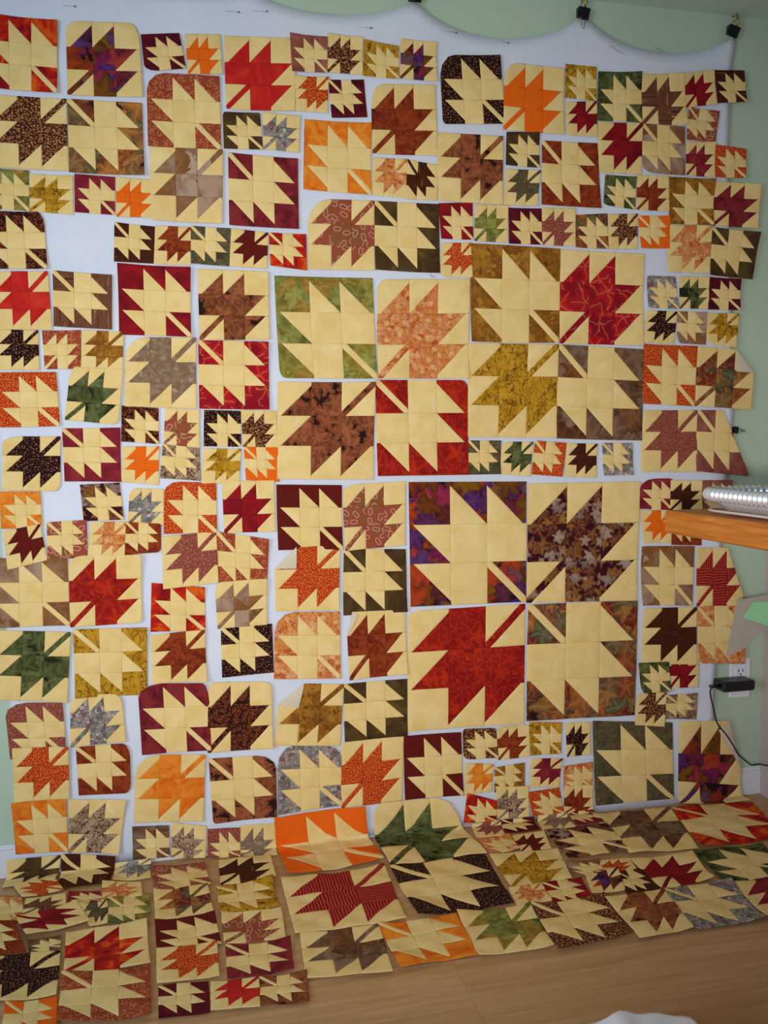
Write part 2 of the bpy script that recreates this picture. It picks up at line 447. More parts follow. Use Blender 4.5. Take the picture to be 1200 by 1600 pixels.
# ------------------------------------------------------------------ the room
IN = .0254
XR = 1.5862          # where the green wall meets the side wall
ZC = 2.0999          # ceiling height
def wallbox(name, a, b, m):
    o = MB().box(a, b).build(name, m); meta(o, kind='structure'); return o
wallbox('wall_back', (-1.3, 0, -.05), (XR+.06, .10, ZC+.06), M['wall'])
wallbox('wall_right', (XR, -2.4, -.05), (XR+.06, 0, ZC+.06), M['rwall'])
wallbox('ceiling', (-1.3, -2.4, ZC), (XR, 0, ZC+.06), M['ceil'])
fl = MB().box((-1.3, -3.4, -.06), (XR, 0, -.012)).build('floor', simple('floor_underlay', '6a5034', .9)); meta(fl, kind='structure')
PW = .192
for r in range(17):
    y1 = -PW*r; y0 = y1-PW
    x = -1.3 - random.random()*.6
    while x < XR:
        L = .62 if random.random() < .4 else 1.25
        x0, x1 = max(x, -1.3), min(x+L, XR)
        if x1-x0 > .02:
            MB().box((x0+.0002, y0+.0002, -.012), (x1-.0002, y1-.0002, 0), .0004).build('plank', M['floor'], fl)
        x += L
bb = MB()
bb.box((-1.3, -.010, .0), (XR, 0, .066), .002).box((-1.3, -.0065, .066), (XR, 0, .078), .002)
o = bb.build('baseboard_back', M['trim']); meta(o, kind='structure')

# ------------------------------------------------------------------ the flannel sheet
TOP = [((-0.6149,2.0387),(0.2051,2.0366),0.03),((0.2051,2.0366),(0.5908,2.0525),0.045),((0.5908,2.0525),(1.0255,2.0620),0.075),((1.0255,2.0620),(1.4640,2.0578),0.075)]       # scalloped upper edge between the clips (x, z)
RIGHT = [(1.4555,2.0518),(1.4410,1.9576),(1.4382,1.7713),(1.4571,1.4007),(1.4712,1.0757),(1.4449,0.8030),(1.4335,0.3796),(1.4292,0.2269),(1.3808,-0.0051)]   # right hand edge
LEFT = [(-0.3934,2.0348),(-0.4012,1.4181),(-0.3867,1.0835),(-0.3796,0.9982),(-0.3847,0.7824),(-0.3844,0.5626),(-0.3826,0.3085),(-0.3817,0.0615),(-0.3797,0.0412)]     # left hand edge
def interp(pts, t, k):
    # piecewise linear: value of the other coordinate at coordinate k == t
    for a, b in zip(pts, pts[1:]):
        if (a[k]-t)*(b[k]-t) <= 0 and a[k] != b[k]:
            f = (t-a[k])/(b[k]-a[k]); return a[1-k]+f*(b[1-k]-a[1-k])
    return pts[0][1-k] if abs(pts[0][k]-t) < abs(pts[-1][k]-t) else pts[-1][1-k]
def sheet_top(x):
    for a, b, sag in TOP:
        if a[0] <= x <= b[0]:
            f = (x-a[0])/(b[0]-a[0])
            return a[1]+f*(b[1]-a[1]) - sag*(4*f*(1-f))**.75
    return TOP[-1][1][1] if x > TOP[-1][1][0] else TOP[0][0][1]
ZB = (0.0122,-0.0011)
vs, fs = [], []
NU, NV = 110, 70
for j in range(NV+1):
    for i in range(NU+1):
        u, v = i/NU, j/NV
        xr0 = RIGHT[0][0]; x = LEFT[0][0]+(xr0-LEFT[0][0])*u
        zt = sheet_top(min(x, xr0-.001)); zb = ZB[0]+(ZB[1]-ZB[0])*u
        z = zb+(zt-zb)*v
        xl, xr = interp(LEFT, z, 1), interp(RIGHT, z, 1)
        x = xl+(xr-xl)*u
        y = -.0125 - .0012*SIN(x*9+z*2)*(.3+v) - .0008*SIN(z*23+x*7)
        vs.append((x, y, z))
for j in range(NV):
    for i in range(NU):
        a = j*(NU+1)+i; fs.append((a, a+1, a+NU+2, a+NU+1))
sheet = mesh('flannel_sheet', vs, fs, M['flannel'], smooth=True)
md = sheet.modifiers.new('thickness', 'SOLIDIFY'); md.thickness = .0018; md.offset = -1
meta(sheet, 'white flannel sheet clipped to the green wall behind the quilt blocks', 'sheet')

# ------------------------------------------------------------------ quilt blocks
# unfolded coordinates: x along the wall, s > 0 up the wall, s < 0 out over the floor
RF = .028
def fold(x, s, h):
    hw = h+.0145                      # on the wall the cloth lies over sheet and baseboard
    if s >= RF: return (x, -hw, s)
    if s <= -RF: return (x, s, h)
    th = (RF-s)/(2*RF)*PI/2
    return (x, -RF+(RF-hw)*COS(th), RF-(RF-h)*SIN(th))

def clip(poly, p, q):
    # keep the side of line p->q that lies to its left
    out = []; n = len(poly)
    dx, dy = q[0]-p[0], q[1]-p[1]
    sd = [dx*(y-p[1])-dy*(x-p[0]) for x, y in poly]
    for i in range(n):
        a, b = poly[i], poly[(i+1) % n]; da, db = sd[i], sd[(i+1) % n]
        if da >= 0: out.append(a)
        if da*db < 0:
            f = da/(da-db); out.append((a[0]+f*(b[0]-a[0]), a[1]+f*(b[1]-a[1])))
    return out

def dedup(poly):
    out = []
    for p in poly:
        if not out or abs(p[0]-out[-1][0])+abs(p[1]-out[-1][1]) > 1e-4: out.append(p)
    if len(out) > 1 and abs(out[0][0]-out[-1][0])+abs(out[0][1]-out[-1][1]) < 1e-4: out.pop()
    return out

FLIP = {'BL': (0, 0), 'BR': (1, 0), 'TL': (0, 1), 'TR': (1, 1)}

def quilt_block(q, stem, pol, fab, cuts, layer, label):
    x0, s0, x1, s1, x2, s2, x3, s3 = [v/1000 for v in q]
    cx, cs = (x0+x1+x2+x3)/4, (s0+s1+s2+s3)/4
    W = (math.hypot(x1-x0, s1-s0)+math.hypot(x2-x3, s2-s3))/2
    H = (math.hypot(x3-x0, s3-s0)+math.hypot(x2-x1, s2-s1))/2
    onfloor = cs < 0
    rnd = random.Random(int(abs(cx)*9973+abs(cs)*31337))
    base = .0026+layer*.0024
    amp = (.0006 if not onfloor else .0014)*(1+W*4)
    p1, p2, p3 = rnd.random()*6, rnd.random()*6, rnd.random()*6
    k1, k2 = rnd.uniform(18, 34), rnd.uniform(18, 34)
    lifts = [rnd.random()**2.2*(.010 if W > .12 else .006) for _ in range(4)]
    bow = rnd.uniform(-.006, .006)*W/.2 if not cuts else 0
    def P(u, v, dh=0.0):
        # v up; corners TL(0,1) TR(1,1) BR(1,0) BL(0,0)
        x = (x0*(1-u)+x1*u)*v+(x3*(1-u)+x2*u)*(1-v)
        s = (s0*(1-u)+s1*u)*v+(s3*(1-u)+s2*u)*(1-v)
        x += bow*.5*SIN(v*PI)*(u-.5)*.6; s += bow*.5*SIN(u*PI)*(v-.5)*.6
        h = base+amp*(SIN(x*k1+p1)*SIN(s*k2+p2)+1)+amp*.4*(SIN((x+s)*70+p3)+1)
        for L, (a, b) in zip(lifts, ((0, 1), (1, 1), (1, 0), (0, 0))):
            m = 1-math.hypot(u-a, v-b)/.55
            if m > 0: h += L*m*m
        return x, s, max(h+dh, .0004)
    root = empty('quilt_block', fold(cx, cs, base))
    o = root.location.copy()
    meta(root, label, 'quilt block', 'maple leaf quilt blocks laid out on the floor' if onfloor else 'maple leaf quilt blocks pinned up on the sheet')
    fx, fy = FLIP[stem]
    cutlines = []; flaps = []
    for c, a, b, kind in cuts:
        ax, ay = FLIP[c]
        def T(x, y, ax=ax, ay=ay): return (1-x if ax else x, 1-y if ay else y)
        flipd = (ax ^ ay)
        def addline(p, q):
            p, q = T(*p), T(*q)
            if flipd: p, q = q, p
            cutlines.append((p, q))
        if kind == 's': addline((0, b), (a, 0))
        elif kind == 'f':
            addline((0, b), (a, 0))
            flaps.append((T(a, 0), T(0, b), T(0, 0)))
        else:
            C = (a*.12, b*.12); A = (a, 0); B = (0, b)
            for tt in (.12, .5, .88):
                px = (1-tt)**2*B[0]+2*tt*(1-tt)*C[0]+tt*tt*A[0]; py = (1-tt)**2*B[1]+2*tt*(1-tt)*C[1]+tt*tt*A[1]
                dx = 2*(1-tt)*(C[0]-B[0])+2*tt*(A[0]-C[0]); dy = 2*(1-tt)*(C[1]-B[1])+2*tt*(A[1]-C[1])
                addline((px, py), (px+dx, py+dy))
    bent = min(s2, s3) < RF and max(s0, s1) > -RF
    def patch(name, poly, mat, parent):
        poly = [((1-x if fx else x), (1-y if fy else y)) for x, y in poly]
        if fx ^ fy: poly = poly[::-1]
        for p, q2 in cutlines: poly = clip(poly, p, q2) if len(poly) > 2 else poly
        poly = dedup(poly)
        if len(poly) < 3: return None
        ar = sum(poly[i][0]*poly[(i+1) % len(poly)][1]-poly[(i+1) % len(poly)][0]*poly[i][1] for i in range(len(poly)))/2
        if abs(ar) < 2e-4: return None
        ex = 5 if bent else 3
        out = []
        n = len(poly)
        for i in range(n):
            a, b = poly[i], poly[(i+1) % n]
            L = math.hypot((b[0]-a[0])*W, (b[1]-a[1])*H)
            m = max(1, min(ex+2, int(L/.016)))
            for k in range(m): out.append((a[0]+(b[0]-a[0])*k/m, a[1]+(b[1]-a[1])*k/m))
        gx, gy = sum(p[0] for p in out)/len(out), sum(p[1] for p in out)/len(out)
        size = math.sqrt(abs(ar))*W
        ins = min(.30, .0022/size*1.6)
        rings = [(1, -.0014), (1, -.00032), (1-ins*.8, 0), (.66, .0002)] + ([(.35, .0002)] if bent or size > .04 else [])
        vs, fs, uv, sm = [], [], [], []
        K = len(out)
        for sc, dh in rings:
            for x, y in out:
                xx, ss, h = P(gx+(x-gx)*sc, gy+(y-gy)*sc, dh)
                pt = fold(xx, ss, h); vs.append((pt[0]-o[0], pt[1]-o[1], pt[2]-o[2])); uv.append((xx, ss))
        xx, ss, h = P(gx, gy, .0002); pt = fold(xx, ss, h)
        vs.append((pt[0]-o[0], pt[1]-o[1], pt[2]-o[2])); uv.append((xx, ss))
        for r in range(len(rings)-1):
            for i in range(K):
                j = (i+1) % K
                fs.append((r*K+i, r*K+j, r*K+K+j, r*K+K+i)); sm.append(r > 0)
        R0 = (len(rings)-1)*K
        for i in range(K): fs.append((R0+i, R0+(i+1) % K, len(vs)-1)); sm.append(True)
        return mesh(name, vs, fs, mat, parent, sm, uv)
    se = min(.075, .0066/W+.008)
    a = se+(1-2*se)/3; b = 1-a; s = se
    wst = .125 if W > .2 else (.14 if W > .13 else .155)
    wa = wst*a
    lm, bm = (FAB[fab], FAB['cream']) if pol == 'P' else (FAB['cream'], FAB[fab])
    leaf = empty('leaf', parent=root); ground = empty('background', parent=root)
    for pl in ([(a, a), (b, a), (b, b), (a, b)], [(0, a), (a, a), (a, b), (0, b)], [(a, 0), (b, 0), (b, a), (a, a)],
               [(s, b), (a, b), (a, 1-s)], [(a, b), (b, b), (b, 1-s)], [(b, a), (1-s, b), (b, b)], [(b, s), (1-s, a), (b, a)]):
        patch('leaf_patch', pl, lm, leaf)
    for pl in ([(b, b), (1, b), (1, 1), (b, 1)], [(0, b), (s, b), (a, 1-s), (a, 1), (0, 1)], [(a, b), (b, 1-s), (b, 1), (a, 1)],
               [(b, a), (1, a), (1, b), (1-s, b)], [(b, 0), (1, 0), (1, a), (1-s, a), (b, s)],
               [(0, wa), (a-wa, a), (0, a)], [(wa, 0), (a, 0), (a, a-wa)]):
        patch('background_patch', pl, bm, ground)
    patch('stem', [(0, 0), (wa, 0), (a, a-wa), (a, a), (a-wa, a), (0, wa)], lm, root)
    for A, B, C in flaps:
        # corner turned over to the front, showing the wrong side of the cloth
        ux, uy = (B[0]-A[0])*W, (B[1]-A[1])*H; L2 = ux*ux+uy*uy
        f = ((C[0]-A[0])*W*ux+(C[1]-A[1])*H*uy)/L2
        mx, my = A[0]+(B[0]-A[0])*f, A[1]+(B[1]-A[1])*f
        tip = (2*mx-C[0], 2*my-C[1])
        vs, fs, uv = [], [], []
        N = 5
        for i in range(N+1):
            for j in range(N+1):
                e = i/N; g = j/N
                px = A[0]+(B[0]-A[0])*g; py = A[1]+(B[1]-A[1])*g
                qx = px+(tip[0]-px)*e; qy = py+(tip[1]-py)*e
                xx, ss, h = P(qx, qy, .0012+.006*SIN(min(1, e*1.6)*PI*.5)*(1-.35*e))
                pt = fold(xx, ss, h); vs.append((pt[0]-o[0], pt[1]-o[1], pt[2]-o[2])); uv.append((xx, ss))
        for i in range(N):
            for j in range(N):
                k = i*(N+1)+j; fs.append((k, k+1, k+N+2, k+N+1))
        fl_ = mesh('folded_corner', vs, fs, BACK, root, True, uv)
        fl_['label'] = 'corner turned over, paler wrong side showing'
    return root

BACK = simple('cloth_wrong_side', None, .95, spec=.1, bump=(400, .2), var=('d2c6ae', 'dacdb6', 20))
for args in [
  ([1282,422,1377,420,1377,325,1290,328],'BL','P','dred',[],0,'small deep red leaf block, right of the small dark green ground'),
  ([981,140,1066,144,1066,70,981,72],'BR','N','coral',[],0,'small cream leaf on coral foliage block, left of the large forest floral ground'),
  ([-377,1929,-222,1927,-228,1772,-380,1775],'BR','N','fire',[],0,'medium cream leaf on flame red block, above the medium brown speckled leaf'),
  ([-205,1929,-50,1937,-47,1778,-207,1771],'BL','P','purp',[('TL',0.18,0.14,''),('TR',0.12,0.32,'')],0,'medium purple foliage leaf block, above the medium harvest print ground'),
  ([-47,1914,37,1924,50,1849,-41,1835],'BR','N','wine',[('BL',0.3,0.18,'')],0,'small cream leaf on dark wine block, above the medium rust swirl ground'),
  ([49,1923,128,1930,131,1842,54,1837],'BL','P','oran',[],0,'small bright orange leaf block, above the medium rust swirl ground'),
  ([136,1926,299,1936,296,1773,137,1764],'BL','P','redp',[],0,'medium tomato red leaf block, left of the small mauve brown ground'),
  ([286,1945,374,1944,373,1864,290,1860],'BR','N','mauv',[],1,'small cream leaf on mauve brown block, right of the medium tomato red leaf'),
  ([376,1954,459,1953,458,1867,373,1866],'BL','P','bean',[],0,'small brown speckled leaf block, right of the small mauve brown ground'),
  ([461,1948,546,1940,547,1864,458,1864],'BR','N','gold',[],0,'small cream leaf on gold twig block, left of the small purple foliage leaf'),
  ([551,1958,638,1956,641,1865,549,1866],'BL','P','purp',[],0,'small purple foliage leaf block, left of the medium black dotted ground'),
  ([-37,1834,124,1837,124,1675,-39,1672],'BR','N','rswl',[('TL',0.25,0.25,'')],0,'medium cream leaf on rust swirl block, right of the medium harvest print ground'),
  ([297,1852,376,1855,373,1774,297,1774],'TR','P','brick',[],0,'small orange-flecked red leaf block, right of the medium tomato red leaf'),
  ([375,1849,460,1856,468,1771,382,1763],'TL','N','wine',[],0,'small cream leaf on dark wine block, above the medium orange batik ground'),
  ([478,1848,636,1858,642,1693,478,1686],'BL','P','rust',[('TL',0.18,0.3,'')],0,'medium rust batik leaf block, below the small purple foliage leaf'),
  ([646,1928,801,1940,816,1779,655,1768],'BR','N','bubb',[('TL',0.27,0.3,''),('BL',0.06,0.08,'')],0,'medium cream leaf on black dotted block, left of the medium bright orange leaf'),
  ([812,1926,969,1922,970,1763,809,1765],'BL','P','oran',[('TL',0.22,0.3,'')],0,'medium bright orange leaf block, right of the medium black dotted ground'),
  ([973,1934,1057,1933,1058,1851,972,1853],'BR','N','gold',[],0,'small cream leaf on gold twig block, left of the medium dark green ground'),
  ([1059,1921,1181,1932,1185,1807,1060,1803],'BR','N','dgrn',[],0,'medium cream leaf on dark green block, left of the medium brown streaky leaf'),
  ([1181,1924,1298,1938,1314,1809,1186,1804],'BL','P','twig',[],0,'medium brown streaky leaf block, right of the medium dark green ground'),
  ([1296,1937,1386,1953,1398,1868,1309,1853],'BL','P','dred',[],0,'small deep red leaf block, right of the medium brown streaky leaf'),
  ([1386,1952,1476,1959,1484,1879,1400,1871],'BR','N','bark',[],0,'small cream leaf on dark bark block, right of the small deep red leaf'),
  ([1315,1854,1406,1851,1394,1772,1311,1772],'TL','N','loop',[],0,'small cream leaf on pink-looped brown block, right of the medium brown streaky leaf'),
  ([975,1842,1058,1851,1061,1764,976,1763],'TR','P','dred',[],0,'small deep red leaf block, right of the medium bright orange leaf'),
  ([1062,1800,1185,1805,1185,1678,1065,1676],'TR','P','dred',[],0,'medium deep red leaf block, below the medium dark green ground'),
  ([1183,1805,1306,1805,1309,1683,1188,1683],'TL','N','misty',[('BL',0.3,0.15,'')],0,'medium cream leaf on misty taupe block, below the medium brown streaky leaf'),
  ([1311,1767,1393,1772,1395,1683,1311,1683],'BL','P','plum',[],0,'small plum red leaf block, above the medium ochre foliage ground'),
  ([1393,1766,1487,1760,1486,1686,1397,1683],'BR','N','brick',[],0,'small cream leaf on orange-flecked red block, above the medium mottled burgundy leaf'),
  ([1083,1672,1169,1671,1168,1589,1080,1598],'BR','N','dgrn',[('BL',0.2,0.1,'')],0,'small cream leaf on dark green block, below the medium deep red leaf'),
  ([1172,1677,1263,1679,1265,1590,1172,1589],'BL','P','rust',[],0,'small rust batik leaf block, left of the medium ochre foliage ground'),
  ([1263,1677,1395,1677,1392,1560,1265,1558],'BR','N','ochr',[],0,'medium cream leaf on ochre foliage block, left of the medium mottled burgundy leaf'),
  ([1397,1673,1532,1672,1528,1558,1390,1559],'BL','P','burg',[('TR',0.06,0.06,'')],0,'medium mottled burgundy leaf block, right of the medium ochre foliage ground'),
  ([1003,1569,1090,1576,1094,1488,1004,1488],'BR','N','harv',[],0,'small cream leaf on harvest print block, above the large crimson foliage leaf'),
  ([1093,1575,1176,1580,1177,1491,1094,1488],'TR','P','bean',[],0,'small brown speckled leaf block, above the large crimson foliage leaf'),
  ([1176,1575,1267,1578,1268,1496,1186,1493],'TL','N','oran',[],0,'small cream leaf on bright orange block, left of the medium coral foliage leaf'),
  ([1265,1555,1390,1560,1385,1436,1260,1436],'TR','P','coral',[],0,'medium coral foliage leaf block, below the medium ochre foliage ground'),
  ([1390,1555,1534,1548,1514,1424,1385,1431],'TL','N','oliv',[],0,'medium cream leaf on dark olive block, right of the medium coral foliage leaf'),
  ([-366,1761,-210,1763,-210,1608,-369,1607],'TR','P','bean',[],0,'medium brown speckled leaf block, left of the medium harvest print ground'),
  ([-208,1763,-49,1766,-48,1607,-209,1604],'TL','N','harv',[],0,'medium cream leaf on harvest print block, right of the medium brown speckled leaf'),
  ([-381,1606,-294,1605,-296,1518,-384,1519],'BR','N','ogrn',[],0,'small cream leaf on olive green block, below the medium brown speckled leaf'),
  ([-293,1598,-202,1599,-204,1514,-296,1518],'BL','P','gold',[],0,'small gold twig leaf block, below the medium brown speckled leaf'),
  ([-199,1603,-112,1601,-115,1518,-201,1520],'BR','N','plum',[],0,'small cream leaf on plum red block, below the medium harvest print ground'),
  ([-111,1601,-25,1600,-30,1515,-112,1514],'BL','P','oran',[],0,'small bright orange leaf block, below the medium harvest print ground'),
  ([-35,1671,127,1674,122,1509,-36,1509],'TR','P','misty',[],1,'medium misty taupe leaf block, left of the medium mottled burgundy ground'),
  ([129,1759,214,1763,220,1681,130,1678],'BR','N','oliv',[('TL',0.08,0.12,'')],0,'small cream leaf on dark olive block, below the medium tomato red leaf'),
  ([220,1766,308,1763,303,1679,220,1682],'BL','P','grey',[],0,'small grey floral leaf block, below the medium tomato red leaf'),
  ([139,1669,300,1664,300,1504,138,1506],'TL','N','burg',[],0,'medium cream leaf on mottled burgundy block, right of the medium misty taupe leaf'),
  ([317,1755,476,1756,475,1591,312,1596],'BR','N','obat',[],0,'medium cream leaf on orange batik block, above the medium pink-looped brown leaf'),
  ([481,1679,565,1680,561,1588,475,1591],'TR','P','coral',[],0,'small coral foliage leaf block, right of the medium orange batik ground'),
  ([565,1678,642,1671,640,1587,558,1586],'TL','P','bark',[],0,'small dark bark leaf block, left of the medium brown foliage leaf'),
  ([642,1747,809,1749,808,1585,641,1586],'TR','P','bleaf',[],0,'medium brown foliage leaf block, above the small deep red ground'),
  ([818,1760,905,1765,904,1678,816,1681],'BR','N','oliv',[],0,'small cream leaf on dark olive block, below the medium bright orange leaf'),
  ([816,1671,908,1672,899,1586,811,1585],'TR','P','ffl',[],0,'small forest floral leaf block, right of the medium brown foliage leaf'),
  ([911,1745,1061,1748,1072,1588,911,1590],'TL','N','rust',[],0,'medium cream leaf on rust batik block, right of the small forest floral leaf'),
  ([323,1576,483,1578,481,1414,320,1412],'TR','P','loop',[('TL',0.33,0.35,'')],0,'medium pink-looped brown leaf block, above the large olive green ground'),
  ([483,1578,643,1577,645,1413,483,1416],'TL','N','oliv',[],0,'medium cream leaf on dark olive block, above the large coral foliage leaf'),
  ([643,1580,730,1586,731,1496,649,1496],'BR','N','dred',[],0,'small cream leaf on deep red block, left of the small olive green leaf'),
  ([736,1581,823,1584,822,1494,734,1493],'BL','P','ogrn',[],0,'small olive green leaf block, above the large ochre foliage ground'),
  ([823,1578,911,1580,914,1491,825,1491],'BR','N','wine',[],0,'small cream leaf on dark wine block, above the large ochre foliage ground'),
  ([913,1582,1003,1585,1004,1491,912,1491],'BL','P','rose',[],0,'small speckled rose leaf block, left of the small harvest print ground'),
  ([651,1486,728,1490,729,1405,645,1404],'TR','P','brick',[('BL',0.25,0.2,'')],0,'small orange-flecked red leaf block, left of the large ochre foliage ground'),
  ([726,1488,962,1483,960,1249,724,1248],'BR','N','ochr',[],0,'large cream leaf on ochre foliage block, left of the large crimson foliage leaf'),
  ([962,1483,1195,1479,1195,1245,960,1247],'BL','P','rleaf',[],0,'large crimson foliage leaf block, right of the large ochre foliage ground'),
  ([719,1245,960,1245,953,1008,715,1012],'TR','P','gold',[],0,'large gold twig leaf block, left of the large grey-brown leafy ground'),
  ([960,1245,1195,1235,1195,999,953,1007],'TL','N','pebb',[],0,'large cream leaf on grey-brown leafy block, below the large crimson foliage leaf'),
  ([239,1393,476,1396,485,1156,248,1156],'BR','N','ogrn',[('BL',0.06,0.1,'')],0,'large cream leaf on olive green block, left of the large coral foliage leaf'),
  ([486,1393,723,1402,717,1158,487,1156],'BL','P','coral',[('TL',0.1,0.15,'')],0,'large coral foliage leaf block, right of the large olive green ground'),
  ([242,1147,480,1148,473,910,237,917],'TR','P','bleaf',[],0,'large brown foliage leaf block, left of the large scarlet foliage ground'),
  ([480,1153,717,1154,717,918,484,919],'TL','N','scar',[('TR',0.08,0.1,'')],0,'large cream leaf on scarlet foliage block, above the giant purple foliage ground'),
  ([1202,1424,1286,1425,1297,1341,1210,1343],'BR','N','grey',[('TL',0.08,0.1,'')],0,'small cream leaf on grey floral block, right of the large crimson foliage leaf'),
  ([1296,1425,1384,1428,1386,1343,1301,1343],'BL','P','dgrn',[],0,'small dark green leaf block, below the medium coral foliage leaf'),
  ([1386,1426,1479,1424,1479,1342,1382,1342],'BR','N','wine',[],0,'small cream leaf on dark wine block, below the medium dark olive ground'),
  ([1205,1336,1294,1335,1284,1250,1195,1254],'TR','P','bubb',[],0,'small black dotted leaf block, right of the large crimson foliage leaf'),
  ([1294,1336,1380,1335,1378,1250,1293,1253],'TL','N','misty',[('BL',0.15,0.3,'')],0,'small cream leaf on misty taupe block, above the medium orange-flecked red ground'),
  ([1380,1333,1476,1334,1470,1244,1380,1251],'TR','P','gold',[('BL',0.35,0.3,'')],0,'small gold twig leaf block, above the medium harvest print leaf'),
  ([1195,1249,1355,1246,1348,1088,1198,1095],'BR','N','brick',[],0,'medium cream leaf on orange-flecked red block, right of the large grey-brown leafy ground'),
  ([1355,1246,1529,1236,1521,1079,1347,1089],'BL','P','harv',[('TR',0.34,0.38,'f')],0,'medium harvest print leaf block, above the medium mauve brown ground'),
  ([1196,1078,1357,1078,1359,914,1195,917],'TR','P','rose',[],0,'medium speckled rose leaf block, left of the medium mauve brown ground'),
  ([1357,1078,1514,1077,1511,899,1353,916],'TL','N','mauv',[('TR',0.5,0.93,'s')],0,'medium cream leaf on mauve brown block, below the medium harvest print leaf'),
  ([1193,898,1291,898,1289,813,1193,819],'BR','N','plum',[('TL',0.45,0.35,''),('TR',0.15,0.12,'')],0,'small cream leaf on plum red block, right of the giant burgundy foliage leaf'),
  ([1281,893,1375,891,1375,810,1281,813],'BL','P','bark',[],1,'small dark bark leaf block, below the medium speckled rose leaf'),
  ([1373,891,1466,890,1468,803,1375,805],'BR','N','mauv',[],0,'small cream leaf on mauve brown block, below the medium mauve brown ground'),
  ([1195,815,1289,813,1286,725,1203,728],'TR','P','oran',[],0,'small bright orange leaf block, right of the giant burgundy foliage leaf'),
  ([1289,813,1380,810,1377,715,1286,720],'TL','N','rust',[],0,'small cream leaf on rust batik block, above the medium misty taupe ground'),
  ([1196,720,1357,714,1353,552,1202,561],'BR','N','misty',[],0,'medium cream leaf on misty taupe block, right of the giant burgundy foliage leaf'),
  ([1361,710,1504,705,1508,544,1367,548],'BL','P','strp',[('TR',0.33,0.78,'s')],0,'medium crimson striped leaf block, above the medium coral foliage ground'),
  ([1204,553,1365,548,1368,390,1203,400],'TR','P','bark',[],1,'medium dark bark leaf block, right of the giant harvest print ground'),
  ([1367,548,1518,545,1519,380,1378,391],'TL','N','coral',[('BL',0.08,0.2,'')],0,'medium cream leaf on coral foliage block, below the medium crimson striped leaf'),
  ([1279,311,1376,309,1372,235,1278,244],'TL','N','wtwg',[],0,'small cream leaf on pale twig block, above the medium purple foliage leaf'),
  ([1061,258,1299,233,1309,13,1074,20],'BR','N','ffl',[],0,'large cream leaf on forest floral block, right of the small coral foliage ground'),
  ([1319,233,1517,221,1514,-64,1321,-23],'BL','P','purp',[('TR',0.22,0.5,'f')],0,'medium purple foliage leaf block, right of the large forest floral ground'),
  ([-389,1514,-267,1517,-263,1394,-389,1390],'BR','N','scrl',[('TR',0.12,0.25,'')],0,'medium cream leaf on dark scroll block, below the small olive green ground'),
  ([-117,1501,-29,1496,-33,1413,-121,1415],'TL','N','bark',[],0,'small cream leaf on dark bark block, above the medium deep red ground'),
  ([-28,1499,51,1498,48,1412,-34,1412],'TR','P','rust',[],0,'small rust batik leaf block, above the medium deep red ground'),
  ([51,1501,142,1499,136,1412,49,1416],'TL','N','ffl',[],0,'small cream leaf on forest floral block, above the medium brown foliage leaf'),
  ([142,1499,228,1493,223,1410,136,1413],'TR','P','maro',[],0,'small plain maroon leaf block, above the medium brown foliage leaf'),
  ([229,1493,317,1493,318,1409,231,1418],'TL','N','fire',[],0,'small cream leaf on flame red block, above the large olive green ground'),
  ([-382,1385,-263,1389,-258,1261,-385,1259],'TR','P','redp',[],0,'medium tomato red leaf block, below the medium dark scroll ground'),
  ([-253,1391,-126,1385,-130,1263,-255,1268],'TL','N','twig',[],0,'medium cream leaf on brown streaky block, left of the medium deep red ground'),
  ([-114,1411,48,1407,45,1249,-115,1252],'BR','N','dred',[],0,'medium cream leaf on deep red block, above the medium taupe stone leaf'),
  ([64,1405,226,1403,226,1246,64,1243],'BL','P','bleaf',[],0,'medium brown foliage leaf block, left of the large olive green ground'),
  ([61,1242,223,1241,222,1082,59,1084],'TL','N','rleaf',[],0,'medium cream leaf on crimson foliage block, right of the medium taupe stone leaf'),
  ([-103,1247,56,1248,53,1085,-108,1090],'TR','P','taup',[('TL',0.3,0.35,'')],0,'medium taupe stone leaf block, below the medium deep red ground'),
  ([-376,1259,-288,1259,-289,1171,-380,1171],'TR','P','bubb',[],0,'small black dotted leaf block, left of the small rust swirl ground'),
  ([-280,1258,-197,1261,-200,1174,-278,1173],'BL','N','rswl',[],0,'small cream leaf on rust swirl block, below the medium brown streaky ground'),
  ([-195,1261,-105,1258,-110,1170,-200,1172],'TR','P','ochr',[],1,'small ochre foliage leaf block, left of the medium taupe stone leaf'),
  ([-376,1165,-254,1167,-250,1046,-378,1044],'BR','N','brick',[],0,'medium cream leaf on orange-flecked red block, above the medium black dotted leaf'),
  ([-115,1092,-33,1086,-34,1003,-119,1010],'BR','N','scrl',[],0,'small cream leaf on dark scroll block, below the medium taupe stone leaf'),
  ([-18,1087,59,1082,58,993,-24,1003],'BL','P','loop',[],0,'small pink-looped brown leaf block, below the medium taupe stone leaf'),
  ([70,1081,155,1079,154,995,67,997],'BR','N','bubb',[],0,'small cream leaf on black dotted block, below the medium crimson foliage ground'),
  ([155,1082,239,1079,240,992,159,993],'BL','P','bean',[],0,'small brown speckled leaf block, left of the large brown foliage leaf'),
  ([-373,1024,-250,1023,-254,898,-378,904],'TR','P','bubb',[('TL',0.3,0.15,''),('BR',0.12,0.2,'')],0,'medium black dotted leaf block, left of the medium plum red ground'),
  ([-246,1041,-119,1042,-121,917,-245,921],'TL','N','plum',[],0,'medium cream leaf on plum red block, right of the medium black dotted leaf'),
  ([-115,999,-34,998,-38,908,-121,917],'TR','P','oran',[],0,'small bright orange leaf block, right of the medium plum red ground'),
  ([-26,1006,58,996,59,916,-35,924],'TL','N','wtwg',[],0,'small cream leaf on pale twig block, below the small pink-looped brown leaf'),
  ([66,993,154,990,148,909,60,910],'TR','P','gold',[],0,'small gold twig leaf block, below the small black dotted ground'),
